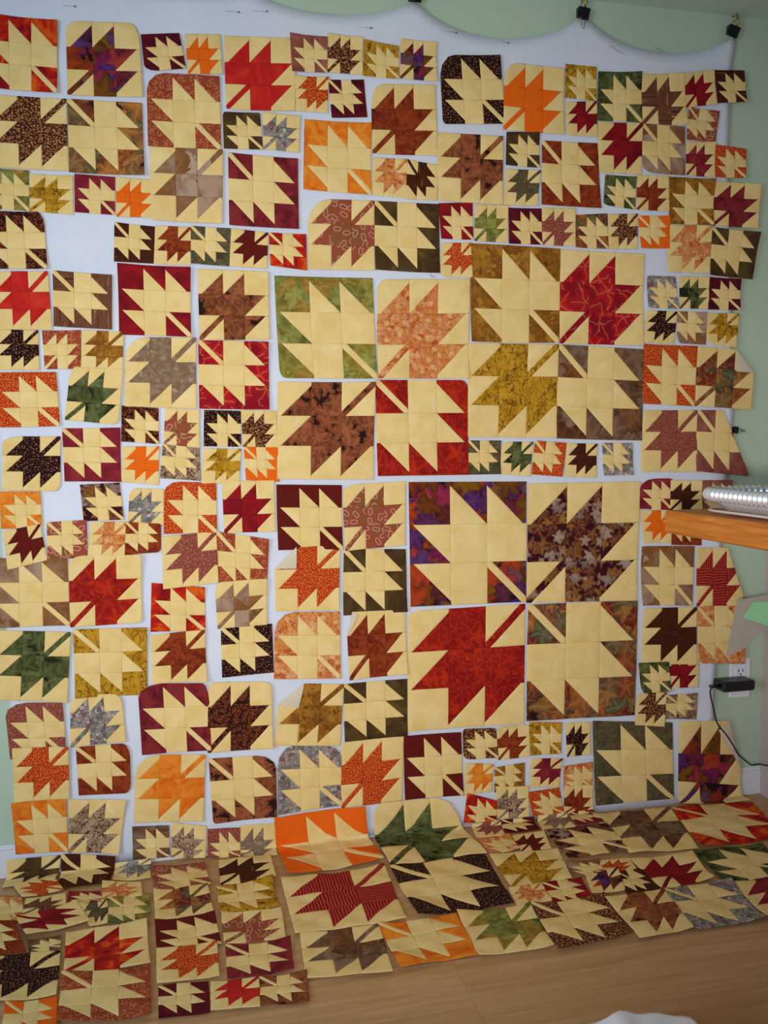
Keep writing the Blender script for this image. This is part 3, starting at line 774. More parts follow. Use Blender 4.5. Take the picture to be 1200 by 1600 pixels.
  ([160,995,240,992,243,910,163,916],'TL','N','oran',[],0,'small cream leaf on bright orange block, left of the large brown foliage leaf'),
  ([-384,901,-298,899,-297,818,-384,817],'BR','N','obat',[],0,'small cream leaf on orange batik block, below the medium black dotted leaf'),
  ([-212,913,-125,916,-118,830,-207,829],'BR','N','wleaf',[],0,'small cream leaf on burgundy foliage block, below the medium plum red ground'),
  ([-103,903,-27,899,-29,815,-110,818],'BL','P','grey',[('TL',0.2,0.25,'')],0,'small grey floral leaf block, right of the small burgundy foliage ground'),
  ([-25,917,94,911,93,793,-30,794],'BR','N','brick',[('TL',0.3,0.22,'')],0,'medium cream leaf on orange-flecked red block, left of the medium deep red leaf'),
  ([107,914,230,914,232,790,109,792],'BL','P','dred',[('TL',0.06,0.1,'')],0,'medium deep red leaf block, above the medium rust swirl ground'),
  ([-287,829,-200,832,-201,745,-288,744],'TL','N','loop',[],0,'small cream leaf on pink-looped brown block, left of the small coral foliage leaf'),
  ([-191,827,-109,825,-118,743,-201,746],'TR','P','coral',[],0,'small coral foliage leaf block, above the medium scarlet foliage leaf'),
  ([-114,825,-35,818,-37,752,-119,748],'TL','N','rust',[('BR',0.12,0.15,'')],1,'small cream leaf on rust batik block, left of the medium speckled rose leaf'),
  ([91,796,215,773,208,660,94,666],'TL','N','rswl',[],0,'medium cream leaf on rust swirl block, below the medium deep red leaf'),
  ([-406,752,-245,744,-245,591,-412,592],'BR','N','misty',[],0,'medium cream leaf on misty taupe block, left of the medium scarlet foliage leaf'),
  ([-243,751,-82,748,-85,588,-245,585],'BL','P','scar',[('TL',0.2,0.15,''),('BR',0.08,0.08,'')],1,'medium scarlet foliage leaf block, above the medium gold twig ground'),
  ([-61,680,61,664,60,559,-67,564],'BR','N','fire',[],0,'medium cream leaf on flame red block, right of the medium scarlet foliage leaf'),
  ([96,565,218,567,220,447,96,443],'TL','N','bubb',[],0,'medium cream leaf on black dotted block, above the medium dark scroll leaf'),
  ([-67,556,58,563,61,436,-68,440],'TR','P','rust',[],0,'medium rust batik leaf block, right of the medium gold twig ground'),
  ([234,904,394,899,394,742,236,746],'BR','N','maro',[],0,'medium cream leaf on plain maroon block, below the large brown foliage leaf'),
  ([396,900,554,905,553,745,399,738],'BL','P','loop',[('TL',0.25,0.12,'')],0,'medium pink-looped brown leaf block, left of the giant purple foliage ground'),
  ([227,753,388,751,382,593,227,597],'TR','P','brick',[('TL',0.33,0.33,'f')],1,'medium orange-flecked red leaf block, below the medium plain maroon ground'),
  ([397,742,554,736,555,579,393,578],'TL','N','oliv',[],0,'medium cream leaf on dark olive block, left of the giant purple foliage ground'),
  ([226,594,385,588,385,420,220,430],'BR','N','coral',[('TL',0.3,0.3,'')],0,'medium cream leaf on coral foliage block, above the medium ochre foliage leaf'),
  ([400,586,550,584,555,421,406,415],'BL','P','rust',[('TL',0.1,0.35,'f')],1,'medium rust batik leaf block, left of the giant scarlet foliage leaf'),
  ([562,903,873,898,874,587,565,590],'BR','N','purp',[],0,'giant cream leaf on purple foliage block, left of the giant burgundy foliage leaf'),
  ([878,893,1193,892,1187,574,874,584],'BL','P','wleaf',[],0,'giant burgundy foliage leaf block, above the giant harvest print ground'),
  ([558,579,871,582,868,266,554,272],'TR','P','scar',[('TL',0.1,0.07,'')],0,'giant scarlet foliage leaf block, left of the giant harvest print ground'),
  ([878,580,1191,574,1186,262,875,272],'TL','N','harv',[],0,'giant cream leaf on harvest print block, below the giant burgundy foliage leaf'),
  ([-403,587,-244,574,-258,410,-414,428],'TR','P','dgrn',[],0,'medium dark green leaf block, above the medium speckled rose ground'),
  ([-240,580,-74,576,-78,414,-240,419],'TL','N','gold',[],0,'medium cream leaf on gold twig block, above the medium grey floral leaf'),
  ([-394,419,-268,410,-264,284,-387,286],'BR','N','rose',[('TL',0.4,0.25,'')],0,'medium cream leaf on speckled rose block, below the medium dark green leaf'),
  ([-243,302,-122,302,-123,180,-241,185],'TL','N','rust',[('TR',0.15,0.3,''),('BR',0.12,0.2,'')],0,'medium cream leaf on rust batik block, below the medium grey floral leaf'),
  ([-389,183,-268,183,-269,54,-384,60],'BR','N','obat',[],0,'medium cream leaf on orange batik block, left of the medium pale twig leaf'),
  ([-263,178,-134,166,-155,35,-269,51],'BL','P','wtwg',[],0,'medium pale twig leaf block, left of the medium orange batik leaf'),
  ([-100,442,64,433,66,269,-95,271],'BR','N','burg',[('TL',0.35,0.2,''),('TR',0.1,0.3,'')],1,'medium cream leaf on mottled burgundy block, left of the medium dark scroll leaf'),
  ([63,435,214,425,214,261,57,262],'BL','P','scrl',[('TL',0.1,0.12,''),('TR',0.1,0.12,'')],2,'medium dark scroll leaf block, left of the medium ochre foliage leaf'),
  ([-110,270,52,258,43,93,-119,106],'TR','P','obat',[('TL',0.3,0.3,'')],0,'medium orange batik leaf block, left of the medium brown foliage ground'),
  ([59,246,221,242,221,85,66,84],'TL','N','bleaf',[('TR',0.3,0.25,''),('BL',0.06,0.06,'')],0,'medium cream leaf on brown foliage block, left of the medium grey floral ground'),
  ([225,263,382,249,385,96,223,90],'BR','N','grey',[('TL',0.25,0.35,''),('TR',0.2,0.2,'')],0,'medium cream leaf on grey floral block, below the medium ochre foliage leaf'),
  ([384,257,544,260,539,93,382,89],'BL','P','brick',[],0,'medium orange-flecked red leaf block, right of the medium grey floral ground'),
  ([234,418,392,406,381,249,217,264],'TR','P','ochr',[('TL',0.38,0.33,'f')],0,'medium ochre foliage leaf block, above the medium grey floral ground'),
  ([392,406,555,407,555,258,392,260],'TL','N','oliv',[],0,'medium cream leaf on dark olive block, left of the giant scarlet foliage leaf'),
  ([544,260,696,258,703,90,546,94],'BR','N','maro',[],0,'medium cream leaf on plain maroon block, below the giant scarlet foliage leaf'),
  ([700,266,792,260,798,181,703,183],'BR','N','bean',[('TL',0.08,0.1,''),('TR',0.08,0.1,''),('BL',0.2,0.2,'')],0,'small cream leaf on brown speckled block, below the giant scarlet foliage leaf'),
  ([794,262,883,261,886,176,798,174],'BL','P','rust',[],0,'small rust batik leaf block, below the giant scarlet foliage leaf'),
  ([884,268,976,260,973,175,888,178],'BR','N','gold',[],0,'small cream leaf on gold twig block, below the giant harvest print ground'),
  ([987,256,1057,255,1058,166,990,165],'BL','P','bubb',[],0,'small black dotted leaf block, below the giant harvest print ground'),
  ([708,174,785,165,780,92,705,88],'TR','P','obat',[],0,'small orange batik leaf block, left of the small ochre foliage ground'),
  ([787,156,872,160,872,83,787,88],'TL','N','ochr',[],0,'small cream leaf on ochre foliage block, right of the small orange batik leaf'),
  ([888,169,977,163,968,83,885,93],'TR','P','plum',[],0,'small plum red leaf block, left of the small coral foliage ground'),
  ([983,85,1064,83,1068,-19,982,1],'BL','P','rust',[],1,'small rust batik leaf block, left of the large forest floral ground'),
  ([792,104,881,97,884,5,794,8],'BL','P','wtwg',[],1,'small pale twig leaf block, below the small ochre foliage ground'),
  ([881,80,970,83,986,2,894,4],'BR','N','brick',[],0,'small cream leaf on orange-flecked red block, left of the small rust batik leaf'),
  ([-123,97,-38,91,-38,5,-124,9],'BR','N','pebb',[],0,'small cream leaf on grey-brown leafy block, below the medium orange batik leaf'),
  ([-32,97,50,80,45,-20,-35,1],'BL','P','wtwg',[],0,'small pale twig leaf block, below the medium orange batik leaf'),
  ([52,71,130,68,129,-38,51,-28],'BR','N','rose',[],0,'small cream leaf on speckled rose block, below the medium brown foliage ground'),
  ([130,71,219,69,217,-53,129,-38],'BL','P','taup',[],0,'small taupe stone leaf block, below the medium brown foliage ground'),
  ([717,1004,804,1003,804,918,717,918],'TL','N','ffl',[],0,'small cream leaf on forest floral block, above the giant purple foliage ground'),
  ([807,1000,892,999,883,911,802,918],'TR','P','dgrn',[('TL',0.18,0.22,'')],0,'small dark green leaf block, above the giant purple foliage ground'),
  ([897,1002,983,995,973,908,887,916],'TL','N','brick',[],0,'small cream leaf on orange-flecked red block, above the giant burgundy foliage leaf'),
  ([983,995,1068,992,1067,904,979,908],'TR','P','bark',[],0,'small dark bark leaf block, above the giant burgundy foliage leaf'),
  ([1082,994,1170,993,1171,909,1087,909],'TL','N','grey',[],0,'small cream leaf on grey floral block, above the giant burgundy foliage leaf'),
  ([464,94,689,89,713,-173,470,-178],'BL','P','dgrn',[('TR',0.26,0.36,''),('TL',0.1,0.15,'')],0,'large dark green leaf floor block, behind the large black dotted ground'),
  ([212,88,441,91,462,-146,228,-177],'BR','N','oran',[],1,'large cream leaf on bright orange floor block, behind the large crimson striped leaf'),
  ([-404,49,-286,46,-295,-54,-408,-61],'TR','P','oliv',[],0,'small dark olive leaf floor block, left of the medium dark bark ground'),
  ([-285,49,-163,31,-173,-97,-287,-104],'TL','N','bark',[],0,'medium cream leaf on dark bark floor block, right of the small dark olive leaf'),
  ([-387,-55,-299,-43,-270,-111,-356,-124],'BR','P','brick',[],1,'small orange-flecked red leaf floor block, left of the medium dark bark ground'),
  ([-435,-90,-357,-115,-337,-218,-409,-226],'BR','N','coral',[],0,'small cream leaf on coral foliage floor block, left of the small brown streaky leaf'),
  ([-349,-123,-265,-121,-254,-202,-344,-201],'BL','P','twig',[],0,'small brown streaky leaf floor block, in front of the small orange-flecked red leaf'),
  ([-259,-120,-192,-128,-178,-186,-256,-177],'BR','N','plum',[],0,'small cream leaf on plum red floor block, in front of the medium dark bark ground'),
  ([-189,-93,-102,-112,-97,-178,-183,-170],'BL','P','coral',[],0,'small coral foliage leaf floor block, left of the medium pink-looped brown ground'),
  ([-165,6,-82,7,-81,-99,-166,-92],'TR','P','grey',[],0,'small grey floral leaf floor block, right of the medium dark bark ground'),
  ([-82,-44,43,-50,53,-166,-71,-170],'BR','N','loop',[],0,'medium cream leaf on pink-looped brown floor block, behind the medium harvest print leaf'),
  ([-169,-171,-80,-174,-78,-296,-164,-282],'TL','N','ogrn',[],0,'small cream leaf on olive green floor block, behind the medium flame red leaf'),
  ([-232,-186,-172,-173,-162,-275,-200,-281],'TR','P','ffl',[],1,'small forest floral leaf floor block, behind the medium flame red leaf'),
  ([-354,-219,-237,-176,-199,-268,-320,-302],'TL','P','dred',[],2,'medium deep red leaf floor block, behind the medium black dotted leaf'),
  ([-451,-202,-357,-221,-312,-353,-415,-349],'TL','N','rust',[],1,'small cream leaf on rust batik floor block, behind the medium black dotted leaf'),
  ([-409,-349,-248,-360,-237,-515,-386,-494],'TR','P','bubb',[],0,'medium black dotted leaf floor block, left of the medium flame red leaf'),
  ([-317,-308,-254,-304,-248,-355,-307,-359],'BR','N','pebb',[],0,'small cream leaf on grey-brown leafy floor block, behind the medium black dotted leaf'),
  ([-246,-292,-84,-290,-73,-457,-233,-444],'BL','P','fire',[],0,'medium flame red leaf floor block, right of the medium black dotted leaf'),
  ([-236,-446,-74,-456,-68,-613,-226,-597],'TL','N','rswl',[],0,'medium cream leaf on rust swirl floor block, in front of the medium flame red leaf'),
  ([-325,-510,-235,-516,-224,-609,-317,-608],'TL','N','oran',[],0,'small cream leaf on bright orange floor block, in front of the medium black dotted leaf'),
  ([-74,-164,46,-164,55,-296,-67,-299],'TR','P','harv',[],1,'medium harvest print leaf floor block, in front of the medium pink-looped brown ground'),
  ([-68,-299,56,-291,64,-412,-62,-413],'BR','N','maro',[],0,'medium cream leaf on plain maroon floor block, in front of the medium harvest print leaf'),
  ([-63,-408,56,-406,55,-524,-60,-522],'TR','P','brick',[],1,'medium orange-flecked red leaf floor block, in front of the medium plain maroon ground'),
  ([-57,-523,34,-534,33,-627,-55,-623],'TL','N','wine',[],0,'small cream leaf on dark wine floor block, in front of the medium orange-flecked red leaf'),
  ([75,-48,200,-49,201,-167,74,-171],'BL','P','bark',[],0,'medium dark bark leaf floor block, left of the large bright orange ground'),
  ([64,-175,193,-171,192,-301,67,-299],'TL','N','gold',[],0,'medium cream leaf on gold twig floor block, left of the large crimson striped leaf'),
  ([69,-302,197,-302,192,-428,69,-414],'BL','P','loop',[],0,'medium pink-looped brown leaf floor block, left of the large crimson striped leaf'),
  ([71,-419,200,-433,194,-542,68,-540],'TL','N','burg',[],0,'medium cream leaf on mottled burgundy floor block, in front of the medium pink-looped brown leaf'),
  ([37,-540,127,-545,121,-633,35,-621],'TR','P','redp',[],0,'small tomato red leaf floor block, in front of the medium mottled burgundy ground'),
  ([127,-545,217,-548,208,-643,122,-629],'TL','N','bleaf',[],0,'small cream leaf on brown foliage floor block, in front of the medium mottled burgundy ground'),
  ([209,-190,456,-168,446,-420,212,-414],'TR','P','strp',[],0,'large crimson striped leaf floor block, in front of the large bright orange ground'),
  ([221,-416,386,-420,375,-588,212,-570],'TR','P','pebb',[],0,'medium grey-brown leafy leaf floor block, in front of the large crimson striped leaf'),
  ([382,-425,555,-419,552,-571,391,-581],'TL','N','obat',[],0,'medium cream leaf on orange batik floor block, right of the medium grey-brown leafy leaf'),
  ([467,-180,704,-177,686,-415,472,-417],'TL','N','bubb',[],0,'large cream leaf on black dotted floor block, in front of the large dark green leaf'),
  ([712,-186,890,-190,857,-339,709,-344],'BL','P','gold',[],0,'medium gold twig leaf floor block, right of the large black dotted ground'),
  ([700,-345,782,-339,772,-423,692,-419],'TR','P','coral',[],0,'small coral foliage leaf floor block, right of the large black dotted ground'),
  ([782,-344,880,-339,862,-434,772,-439],'TL','N','dred',[],0,'small cream leaf on deep red floor block, in front of the medium gold twig leaf'),
  ([556,-417,721,-423,704,-587,550,-580],'TR','P','ogrn',[],0,'medium olive green leaf floor block, in front of the large black dotted ground'),
  ([718,-431,892,-431,875,-587,707,-599],'TL','N','bean',[],1,'medium cream leaf on brown speckled floor block, right of the medium olive green leaf'),
  ([885,-445,1031,-440,1007,-596,880,-605],'TR','P','bleaf',[],2,'medium brown foliage leaf floor block, right of the medium brown speckled ground'),
  ([1032,-434,1198,-441,1172,-600,1005,-598],'TL','N','grey',[],0,'medium cream leaf on grey floral floor block, right of the medium brown foliage leaf'),
  ([1200,-447,1356,-447,1319,-596,1175,-598],'TR','P','plum',[],0,'medium plum red leaf floor block, right of the medium grey floral ground'),
  ([1028,-293,1196,-289,1165,-426,1032,-434],'BL','P','dred',[],0,'medium deep red leaf floor block, in front of the large grey-brown leafy leaf'),
  ([1194,-292,1383,-294,1352,-440,1181,-451],'BR','N','dgrn',[],1,'medium cream leaf on dark green floor block, in front of the large flame red ground'),
  ([1055,-36,1284,-40,1222,-274,1044,-260],'TR','P','pebb',[],0,'large grey-brown leafy leaf floor block, left of the large flame red ground'),
  ([1286,-40,1519,-65,1471,-273,1227,-276],'TL','N','fire',[],0,'large cream leaf on flame red floor block, right of the large grey-brown leafy leaf'),
  ([893,-95,1069,-93,1056,-246,891,-252],'BR','N','wleaf',[],1,'medium cream leaf on burgundy foliage floor block, left of the large grey-brown leafy leaf'),
  ([878,-262,961,-266,948,-337,864,-329],'BR','N','misty',[],0,'small cream leaf on misty taupe floor block, right of the medium gold twig leaf'),
  ([956,-272,1035,-275,1022,-334,946,-334],'BL','P','brick',[],0,'small orange-flecked red leaf floor block, in front of the medium burgundy foliage ground'),
  ([892,-336,978,-326,949,-419,868,-419],'TR','P','purp',[],1,'small purple foliage leaf floor block, behind the medium brown foliage leaf'),
  ([973,-335,1034,-334,1027,-433,940,-437],'TL','N','bark',[],0,'small cream leaf on dark bark floor block, behind the medium brown foliage leaf'),
  ([725,1,807,5,790,-91,715,-87],'TR','P','rose',[],0,'small speckled rose leaf floor block, right of the large dark green leaf'),
  ([807,5,896,2,888,-86,796,-77],'TL','N','wine',[],0,'small cream leaf on dark wine floor block, right of the small speckled rose leaf'),
  ([714,-90,801,-86,800,-174,717,-177],'BR','N','coral',[],0,'small cream leaf on coral foliage floor block, right of the large dark green leaf'),
  ([806,-95,892,-98,874,-186,797,-184],'BL','P','maro',[],0,'small plain maroon leaf floor block, left of the medium burgundy foliage ground'),
  ([909,6,991,4,982,-94,892,-98],'TR','P','taup',[],0,'small taupe stone leaf floor block, behind the medium burgundy foliage ground'),
  ([997,3,1065,3,1068,-85,984,-99],'TL','N','plum',[],2,'small cream leaf on plum red floor block, left of the large grey-brown leafy leaf'),
  ([1193,406,1283,403,1292,321,1202,321],'BR','N','dgrn',[('BL',0.15,0.3,'')],2,'small cream leaf on dark green block, right of the giant harvest print ground'),
  ([1193,321,1279,319,1275,223,1185,236],'TR','P','bean',[],1,'small brown speckled leaf block, right of the giant harvest print ground'),
  ([-222,1179,-108,1174,-123,1048,-239,1060],'BL','P','dgrn',[('TL',0.1,0.25,''),('BR',0.12,0.15,'')],2,'small dark green leaf block, left of the medium taupe stone leaf'),
  ([-380,812,-301,826,-288,743,-374,724],'TR','P','maro',[],1,'small plain maroon leaf block, below the small orange batik ground'),
  ([-34,788,91,796,93,673,-35,664],'TR','P','rose',[],1,'medium speckled rose leaf block, right of the medium scarlet foliage leaf'),
  ([84,674,208,679,206,566,88,562],'BL','P','misty',[('TL',0.12,0.22,'')],1,'medium misty taupe leaf block, above the medium black dotted ground'),
  ([-252,427,-137,422,-130,306,-254,304],'BL','P','grey',[('TL',0.25,0.25,''),('TR',0.15,0.2,'')],1,'medium grey floral leaf block, below the medium gold twig ground'),
  ([-381,313,-259,306,-261,181,-382,185],'TR','P','brick',[],1,'medium orange-flecked red leaf block, below the medium speckled rose ground'),
  ([712,95,794,66,792,1,701,8],'BR','N','fire',[],1,'small cream leaf on flame red block, below the small orange batik leaf'),
]:
    quilt_block(*args)

# ------------------------------------------------------------------ clips, pins, threads
def binder_clip(x, z, w, tilt, label, hook=True, front=True):
    root = empty('binder_clip', (x, -.016, z))
    meta(root, label, 'clip', 'black binder clips holding the sheet')
    c, s_ = COS(tilt), SIN(tilt)
    X, Z = Vector((c, 0, s_)), Vector((-s_, 0, c))
    p = Vector((x, -.016, z))
    b = MB(); h = w*.36                                     # wedge body: wide spine on top, jaws meeting below
    pr = [(-.009, h), (.009, h), (.002, -h), (-.002, -h)]
    poly = [p-X*w/2+Vector((0, a_, 0))+Z*b_ for a_, b_ in pr]
    b.prism(poly, X, w)
    for yy in (-.0022, .0022): b.tube([p-X*w/2+Z*-h+Vector((0, yy, 0)), p+X*w/2+Z*-h+Vector((0, yy, 0))], .0016, 6)
    b.build('clip_body', M['black_steel'], root)
    def handle(sgn, dirz):
        t_ = MB(); pts = []
        y = -.006*1 if sgn < 0 else .004
        for dx, dz in [(-.28, -.9), (-.20, -1.6), (-.11, -2.6), (-.13, -3.0), (-.06, -3.3), (.06, -3.3), (.13, -3.0), (.11, -2.6), (.20, -1.6), (.28, -.9)]:
            pts.append(p+X*dx*w+Z*(dz*w*.42*dirz*.92)+Vector((0, y-.003*abs(dz)*.3, 0)))
        t_.tube(pts, .0011, 6); t_.build('wire_handle', M['steel'], root)
    if front: handle(-1, 1)
    handle(-1 if not front else 1, -1 if hook else 1)
    return root
def brass(x, z, label):
    root = empty('brass_hook', (x, -.002, z)); meta(root, label, 'hook', 'brass hooks above the clips')
    pts = [(x, -.001, z+.028), (x, -.012, z+.026), (x, -.018, z+.014), (x+.001, -.020, z+.002), (x+.002, -.016, z-.008), (x+.002, -.010, z-.010)]
    MB().tube(pts, [.0028, .0026, .0026, .0026, .0024, .002], 8).build('hook_shank', M['brass'], root)
    MB().tube([(x, 0, z+.028), (x, -.003, z+.028)], .008, 12).build('hook_plate', M['brass'], root)
    for sx in (-1, 1): MB().ball((x+sx*.006, -.013, z+.004), .0038).build('hook_bead', M['brass'], root)
for (x, z), wd, tl, lab, hk, fr in [((0.5865,2.0579),0.0310,0.03,'black binder clip at the top frame edge on the sheet',True,False),((1.0196,2.0590),0.0310,-0.12,'black binder clip with silver handle hanging down the sheet',True,True),((1.4400,2.0537),0.0310,-0.28,'black binder clip at the upper right corner of the sheet',True,False),((1.4741,1.0241),0.0180,1.45,'small black binder clip on the side edge of the sheet',False,True)]:
    binder_clip(x, z, wd, tl, lab, hk, fr)
for (x, z), lab in [((1.0240,2.0850),'brass hook above the binder clip with hanging silver handle'),((1.4510,2.0764),'brass hook above the upper right corner binder clip'),((0.5883,2.0871),'brass hook above the binder clip at the top frame edge')]: brass(x, z, lab)

for (hx, hz), (tx, tz), lab in [((-0.1851,1.9613),(-0.2090,1.9617),'dark pin at the far upper left of the sheet'),((0.1707,1.9825),(0.1405,1.9825),'dark pin above the large red leaf block'),((0.2349,1.9899),(0.2042,1.9885),'second dark pin above the large red leaf block'),((0.4797,1.9753),(0.4520,1.9757),'dark pin above the gold and bean print blocks'),((0.8223,1.9715),(0.7925,1.9750),'dark pin above the bright orange leaf block'),((0.6897,1.9838),(0.6592,1.9840),'pale pin up between the hanging sheet scallops')]:
    root = empty('straight_pin', (hx, -.016, hz)); meta(root, lab, 'pin', 'pins stuck in the bare top of the sheet')
    MB().ball((hx, -.0168, hz), .0020).build('pin_head', M['pin'], root)
    MB().tube([(hx, -.0165, hz), ((hx+tx)/2, -.0168, (hz+tz)/2), (tx, -.0145, tz)], .0004, 5).build('pin_shaft', M['steel'], root)
for pts, lab in [([(1.0917,1.9856),(1.1021,1.9880),(1.1093,1.9793),(1.1323,1.9720)],'grey loose thread curling below the swag of sheet'),([(1.2157,1.9962),(1.2302,1.9896),(1.2429,1.9844)],'short grey thread on the sheet under the last swag'),([(0.6208,1.4108),(0.6273,1.4018),(0.6224,1.4078),(0.6338,1.4035)],'dark thread tangle under the olive medium block')]:
    P_ = [Vector((x, -.0158, z)) for x, z in pts]; Q = []
    for i in range(len(P_)-1):
        for k in range(4): Q.append(P_[i].lerp(P_[i+1], k/4))
    Q.append(P_[-1])
    for _ in range(3): Q = [Q[0]]+[(Q[i-1]+Q[i]*2+Q[i+1])/4 for i in range(1, len(Q)-1)]+[Q[-1]]
    o = MB().tube(Q, .0006, 5).build('loose_thread', M['thread']); meta(o, lab, 'thread', 'loose threads on the sheet')

# ------------------------------------------------------------------ outlet, adapter, cord
(ox0, oz0), (ox1, oz1) = ((1.4821,0.2815),(1.5457,0.3913))
oc = ((ox0+ox1)/2, (oz0+oz1)/2)
root = empty('wall_outlet', (oc[0], 0, oc[1])); meta(root, 'white duplex wall outlet low on the green wall', 'outlet')
MB().obox((oc[0], -.003, oc[1]), (1, 0, 0), (0, 0, 1), (0, -1, 0), ((ox1-ox0)/2, (oz1-oz0)/2, .003), .002).build('cover_plate', M['outlet'], root)
for dz in (.0195, -.0195):
    z = oc[1]+dz
    f = MB().obox((oc[0], -.0068, z), (1, 0, 0), (0, 0, 1), (0, -1, 0), (.0165, .0135, .0012), .0008).build('socket_face', M['outlet'], root)
    for dx, dzz, hw, hh in ((-.0065, .003, .0012, .0045), (.0065, .003, .0012, .0038), (0, -.007, .0022, .0022)):
        MB().obox((oc[0]+dx, -.0082, z+dzz), (1, 0, 0), (0, 0, 1), (0, -1, 0), (hw, hh, .0004)).build('slot', M['slot'], f, base=root.location)
MB().tube([(oc[0], -.006, oc[1]), (oc[0], -.0075, oc[1])], .003, 8).build('screw', M['steel'], root)
ax0, az0, ax1, az1 = (1.4256,0.3168,1.5230,0.3450)
root = empty('power_adapter', ((ax0+ax1)/2, -.035, (az0+az1)/2)); meta(root, 'black power adapter plugged into the white wall outlet', 'adapter')
ac = Vector(((ax0+ax1)/2, -.036, (az0+az1)/2))
MB().obox(ac, (1, 0, 0), (0, 1, 0), (0, 0, 1), ((ax1-ax0)/2, .026, (az1-az0)/2), .004).build('adapter_body', M['black_plastic'], root)
MB().box((ac.x-.008, -.0105, ac.z-.006), (ac.x-.006, -.008, ac.z+.006)).build('prong', M['steel'], root)
MB().tube([(ax0+.002, -.040, ac.z), (ax0-.012, -.041, ac.z), (ax0-.030, -.041, ac.z+.001)], [.006, .005, .0035], 8).build('strain_relief', M['black_plastic'], root)
CP = [(1.4336,-0.0410,0.3281),(1.4159,-0.0410,0.3294),(1.4004,-0.0410,0.3252),(1.3995,-0.0400,0.3073),(1.4080,-0.0400,0.2764),(1.4167,-0.0400,0.2418),(1.4257,-0.0420,0.2203),(1.4459,-0.0450,0.1962),(1.4670,-0.0500,0.1637),(1.4675,-0.0700,0.1473),(1.4684,-0.1000,0.1401),(1.4594,-0.1400,0.1430),(1.4532,-0.1800,0.1598),(1.4538,-0.2200,0.1692),(1.4664,-0.2600,0.1726)]
pts = [Vector((x, y, z)) for x, y, z in CP]
Q = []
for i in range(len(pts)-1):
    p0, p1, p2, p3 = pts[max(i-1, 0)], pts[i], pts[i+1], pts[min(i+2, len(pts)-1)]
    for k in range(6):
        f = k/6
        Q.append(.5*((2*p1)+(p2-p0)*f+(2*p0-5*p1+4*p2-p3)*f*f+(3*p1-p0-3*p2+p3)*f**3))
Q.append(pts[-1])
o = MB().tube(Q, .0021, 8).build('charger_cable', M['cord'])
meta(o, 'thin black cord hanging from the power adapter and trailing off right', 'cord')

# ------------------------------------------------------------------ counter with the foil pan
T0, T1 = Vector((0.7879,-0.8268,0.8890)), Vector((0.7955,-1.0838,0.8890))
e1 = (T1-T0).normalized(); e2 = Vector((-e1.y, e1.x, 0)); 
if e2.x < 0: e2 = -e2
ZT = T0.z; TH = 0.0378; LT = 1.15; DT = .50
root = empty('wooden_counter', (T0.x, T0.y, 0)); meta(root, 'orange stained wooden counter edge jutting in from the right', 'counter')
def tb(a0, a1, b0, b1, z0, z1, name, bev=.004):
    c = T0+e1*(a0+a1)/2+e2*(b0+b1)/2; c.z = (z0+z1)/2
    return MB().obox(c, e1, e2, (0, 0, 1), ((a1-a0)/2, (b1-b0)/2, (z1-z0)/2), bev).build(name, M['counter'], root)
tb(0, LT, 0, DT, ZT-TH, ZT, 'counter_top', .003)
for a_ in (.30, LT-.06):
    for b_ in (.16, DT-.06): tb(a_, a_+.045, b_, b_+.045, 0, ZT-TH, 'leg', .003)
# pan: flat bottom, sloping corrugated sides, curled rim
root = empty('foil_pan', T0+e1*.35+e2*.2); meta(root, 'shiny foil pan with a ribbed rim on the wooden counter', 'pan')
def outline(ins, z, a0, a1, b0, b1, rc, n=10):
    pts = []
    for (ca, cb, st) in ((a1-rc, b0+rc, -PI/2), (a1-rc, b1-rc, 0), (a0+rc, b1-rc, PI/2), (a0+rc, b0+rc, PI)):
        for k in range(n+1):
            th = st+PI/2*k/n
            p = T0+e1*(ca+(rc-ins)*COS(th))+e2*(cb+(rc-ins)*SIN(th)); p.z = z; pts.append(p)
    return pts
PA = (0.06, 0.06+.62, 0.02, 0.02+.30, .05)
def dens(P, step):
    out = []
    for i in range(len(P)):
        a_, b_ = P[i], P[(i+1) % len(P)]; m = max(1, int((b_-a_).length/step))
        for k in range(m): out.append(a_.lerp(b_, k/m))
    return out
ro = dens(outline(0, ZT+.031, *PA), .0022)
n = len(ro); cen = sum(ro, Vector())/n
vs, fs = [], []
def ringv(f, z, am):
    for i, p in enumerate(ro):
        d = (p-cen); d.z = 0; u = d.normalized()
        q = cen+d*f+u*am*SIN(i*PI/2); q.z = z; vs.append(tuple(q))
for f, z, am in ((.0, ZT+.004, 0), (.80, ZT+.004, 0), (.90, ZT+.002, .0), (.955, ZT+.018, .0012), (.985, ZT+.026, .0016)): ringv(f, z, am)
for r in range(4):
    for i in range(n):
        j = (i+1) % n; fs.append((r*n+i, r*n+j, r*n+n+j, r*n+n+i))
b0 = root.location.copy()
mesh('pan_body', [tuple(Vector(v)-b0) for v in vs], fs, M['foil'], root, True).modifiers.new('t', 'SOLIDIFY').thickness = .0006
rim = MB(); R2 = [Vector(p) for p in ro]; R2.append(R2[0])
rim.tube(R2, [.0085+.0032*SIN(i*PI/2.5) for i in range(len(R2))], 10, False)
rim.build('ribbed_rim', M['foil'], root)
lip = MB(); L2 = [Vector((p.x, p.y, ZT+.006)) for p in dens(outline(.0, 0, *PA), .02)]; L2.append(L2[0])
lip.tube(L2, .0022, 8, False).build('base_bead', M['foil'], root)
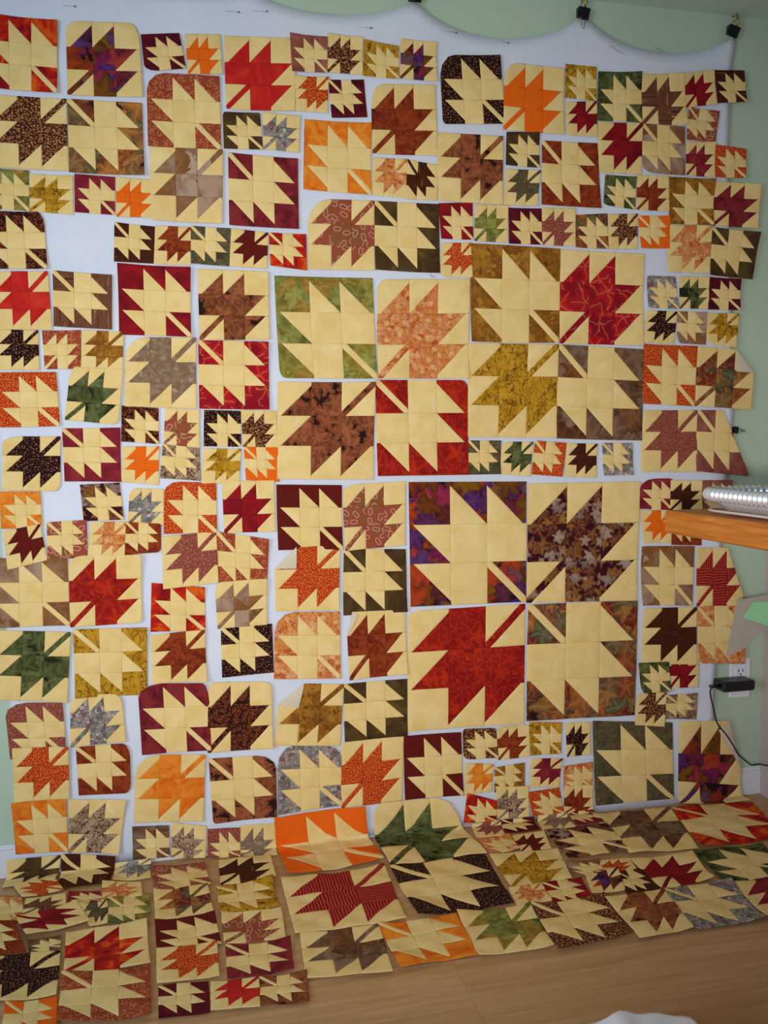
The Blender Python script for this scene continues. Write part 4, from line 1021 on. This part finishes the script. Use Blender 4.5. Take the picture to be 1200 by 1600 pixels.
# clear film over the far part of the pan
vs, fs = [], []
NA, NB = 22, 16
for i in range(NA+1):
    for j in range(NB+1):
        a_ = PA[0]+.07+.42*i/NA; b_ = PA[2]+.06+.22*j/NB
        p = T0+e1*a_+e2*b_
        up = SIN(PI*min(1, i/NA*1.0))**.6*SIN(PI*j/NB)**.6
        z = ZT+.042+.12*up+.006*SIN(i*1.9+j*.7)*up+.004*SIN(j*2.3-i)*up
        vs.append((p.x, p.y, z))
for i in range(NA):
    for j in range(NB):
        k = i*(NB+1)+j; fs.append((k, k+1, k+NB+2, k+NB+1))
o = mesh('clear_plastic_cover', vs, fs, M['film'], smooth=True)
meta(o, 'crumpled clear plastic cover bulging over the foil pan', 'cover')

# ------------------------------------------------------------------ grey card and green paper by the side wall
GP = [Vector(p) for p in [(1.3295,-0.2500,0.6083),(1.4689,-0.2500,0.6237),(1.4702,-0.2500,0.5819),(1.3557,-0.2500,0.4890),(1.3012,-0.2500,0.4685),(1.3155,-0.2500,0.5345)]]
o = MB().prism(GP, (0, 1, 0), .002).build('grey_card', M['greyboard']); meta(o, 'grey pointed card hanging below the wooden counter', 'card')
GP2 = [Vector(p) for p in [(1.3730,-0.2540,0.6020),(1.4665,-0.2540,0.6020),(1.4691,-0.2540,0.5215),(1.3438,-0.2540,0.5655)]]
nn = MB(); nn.prism(GP2[:4], (0, 1, 0), .0015); o = nn.build('green_paper', M['greenpaper'])
meta(o, 'light green paper scrap lying against the grey card', 'paper')

# ------------------------------------------------------------------ white plastic bag on the floor
BC = Vector((0.6296,-1.0752,0.0000))
rr = random.Random(3)
root = empty('plastic_bag', BC); meta(root, 'white crumpled plastic bag on the wooden floor at bottom', 'bag')
vs, fs = [], []
NR, NS = 18, 72
ph = [rr.random()*6.28 for _ in range(9)]
BW, BD, BH = (.13,.10,0.126)
for r in range(NR+1):
    f = r/NR
    prof = 1.0 if f < .05 else (1.04+.05*SIN(f*PI))*(1-.97*max(0, (f-.55)/.45)**3.0)
    z = BH*min(1, f/.62)**.8*(1-.03*max(0, f-.8))
    for s_ in range(NS):
        th = 2*PI*s_/NS
        cr = 1+.045*SIN(5*th+ph[0]+f*3)+.035*SIN(9*th+ph[1]-f*4)+.02*SIN(17*th+ph[2]+f*9)*(.4+f)
        zz = z+BH*.035*min(f, .7)*(SIN(3*th+ph[3])+.8*SIN(7*th+ph[4])+.6*SIN(13*th+ph[5]))
        vs.append((BW*prof*cr*COS(th), BD*prof*cr*SIN(th), max(.0005, zz)))
for r in range(NR):
    for s_ in range(NS):
        a_ = r*NS+s_; b_ = r*NS+(s_+1) % NS
        fs.append((a_, b_, b_+NS, a_+NS))
fs.append(tuple(NR*NS+i for i in range(NS)))
mesh('bag_body', vs, fs, M['bag'], root, True)
for sx in (-1, 1):
    t_ = MB()
    pts = [BC+Vector((sx*BW*(.25+.12*COS(a_)), BD*.2*SIN(a_), BH*(.80+.12*SIN(a_)))) for a_ in [PI*k/8 for k in range(9)]]
    t_.tube(pts, .006, 8).build('bag_handle', M['bag'], root)
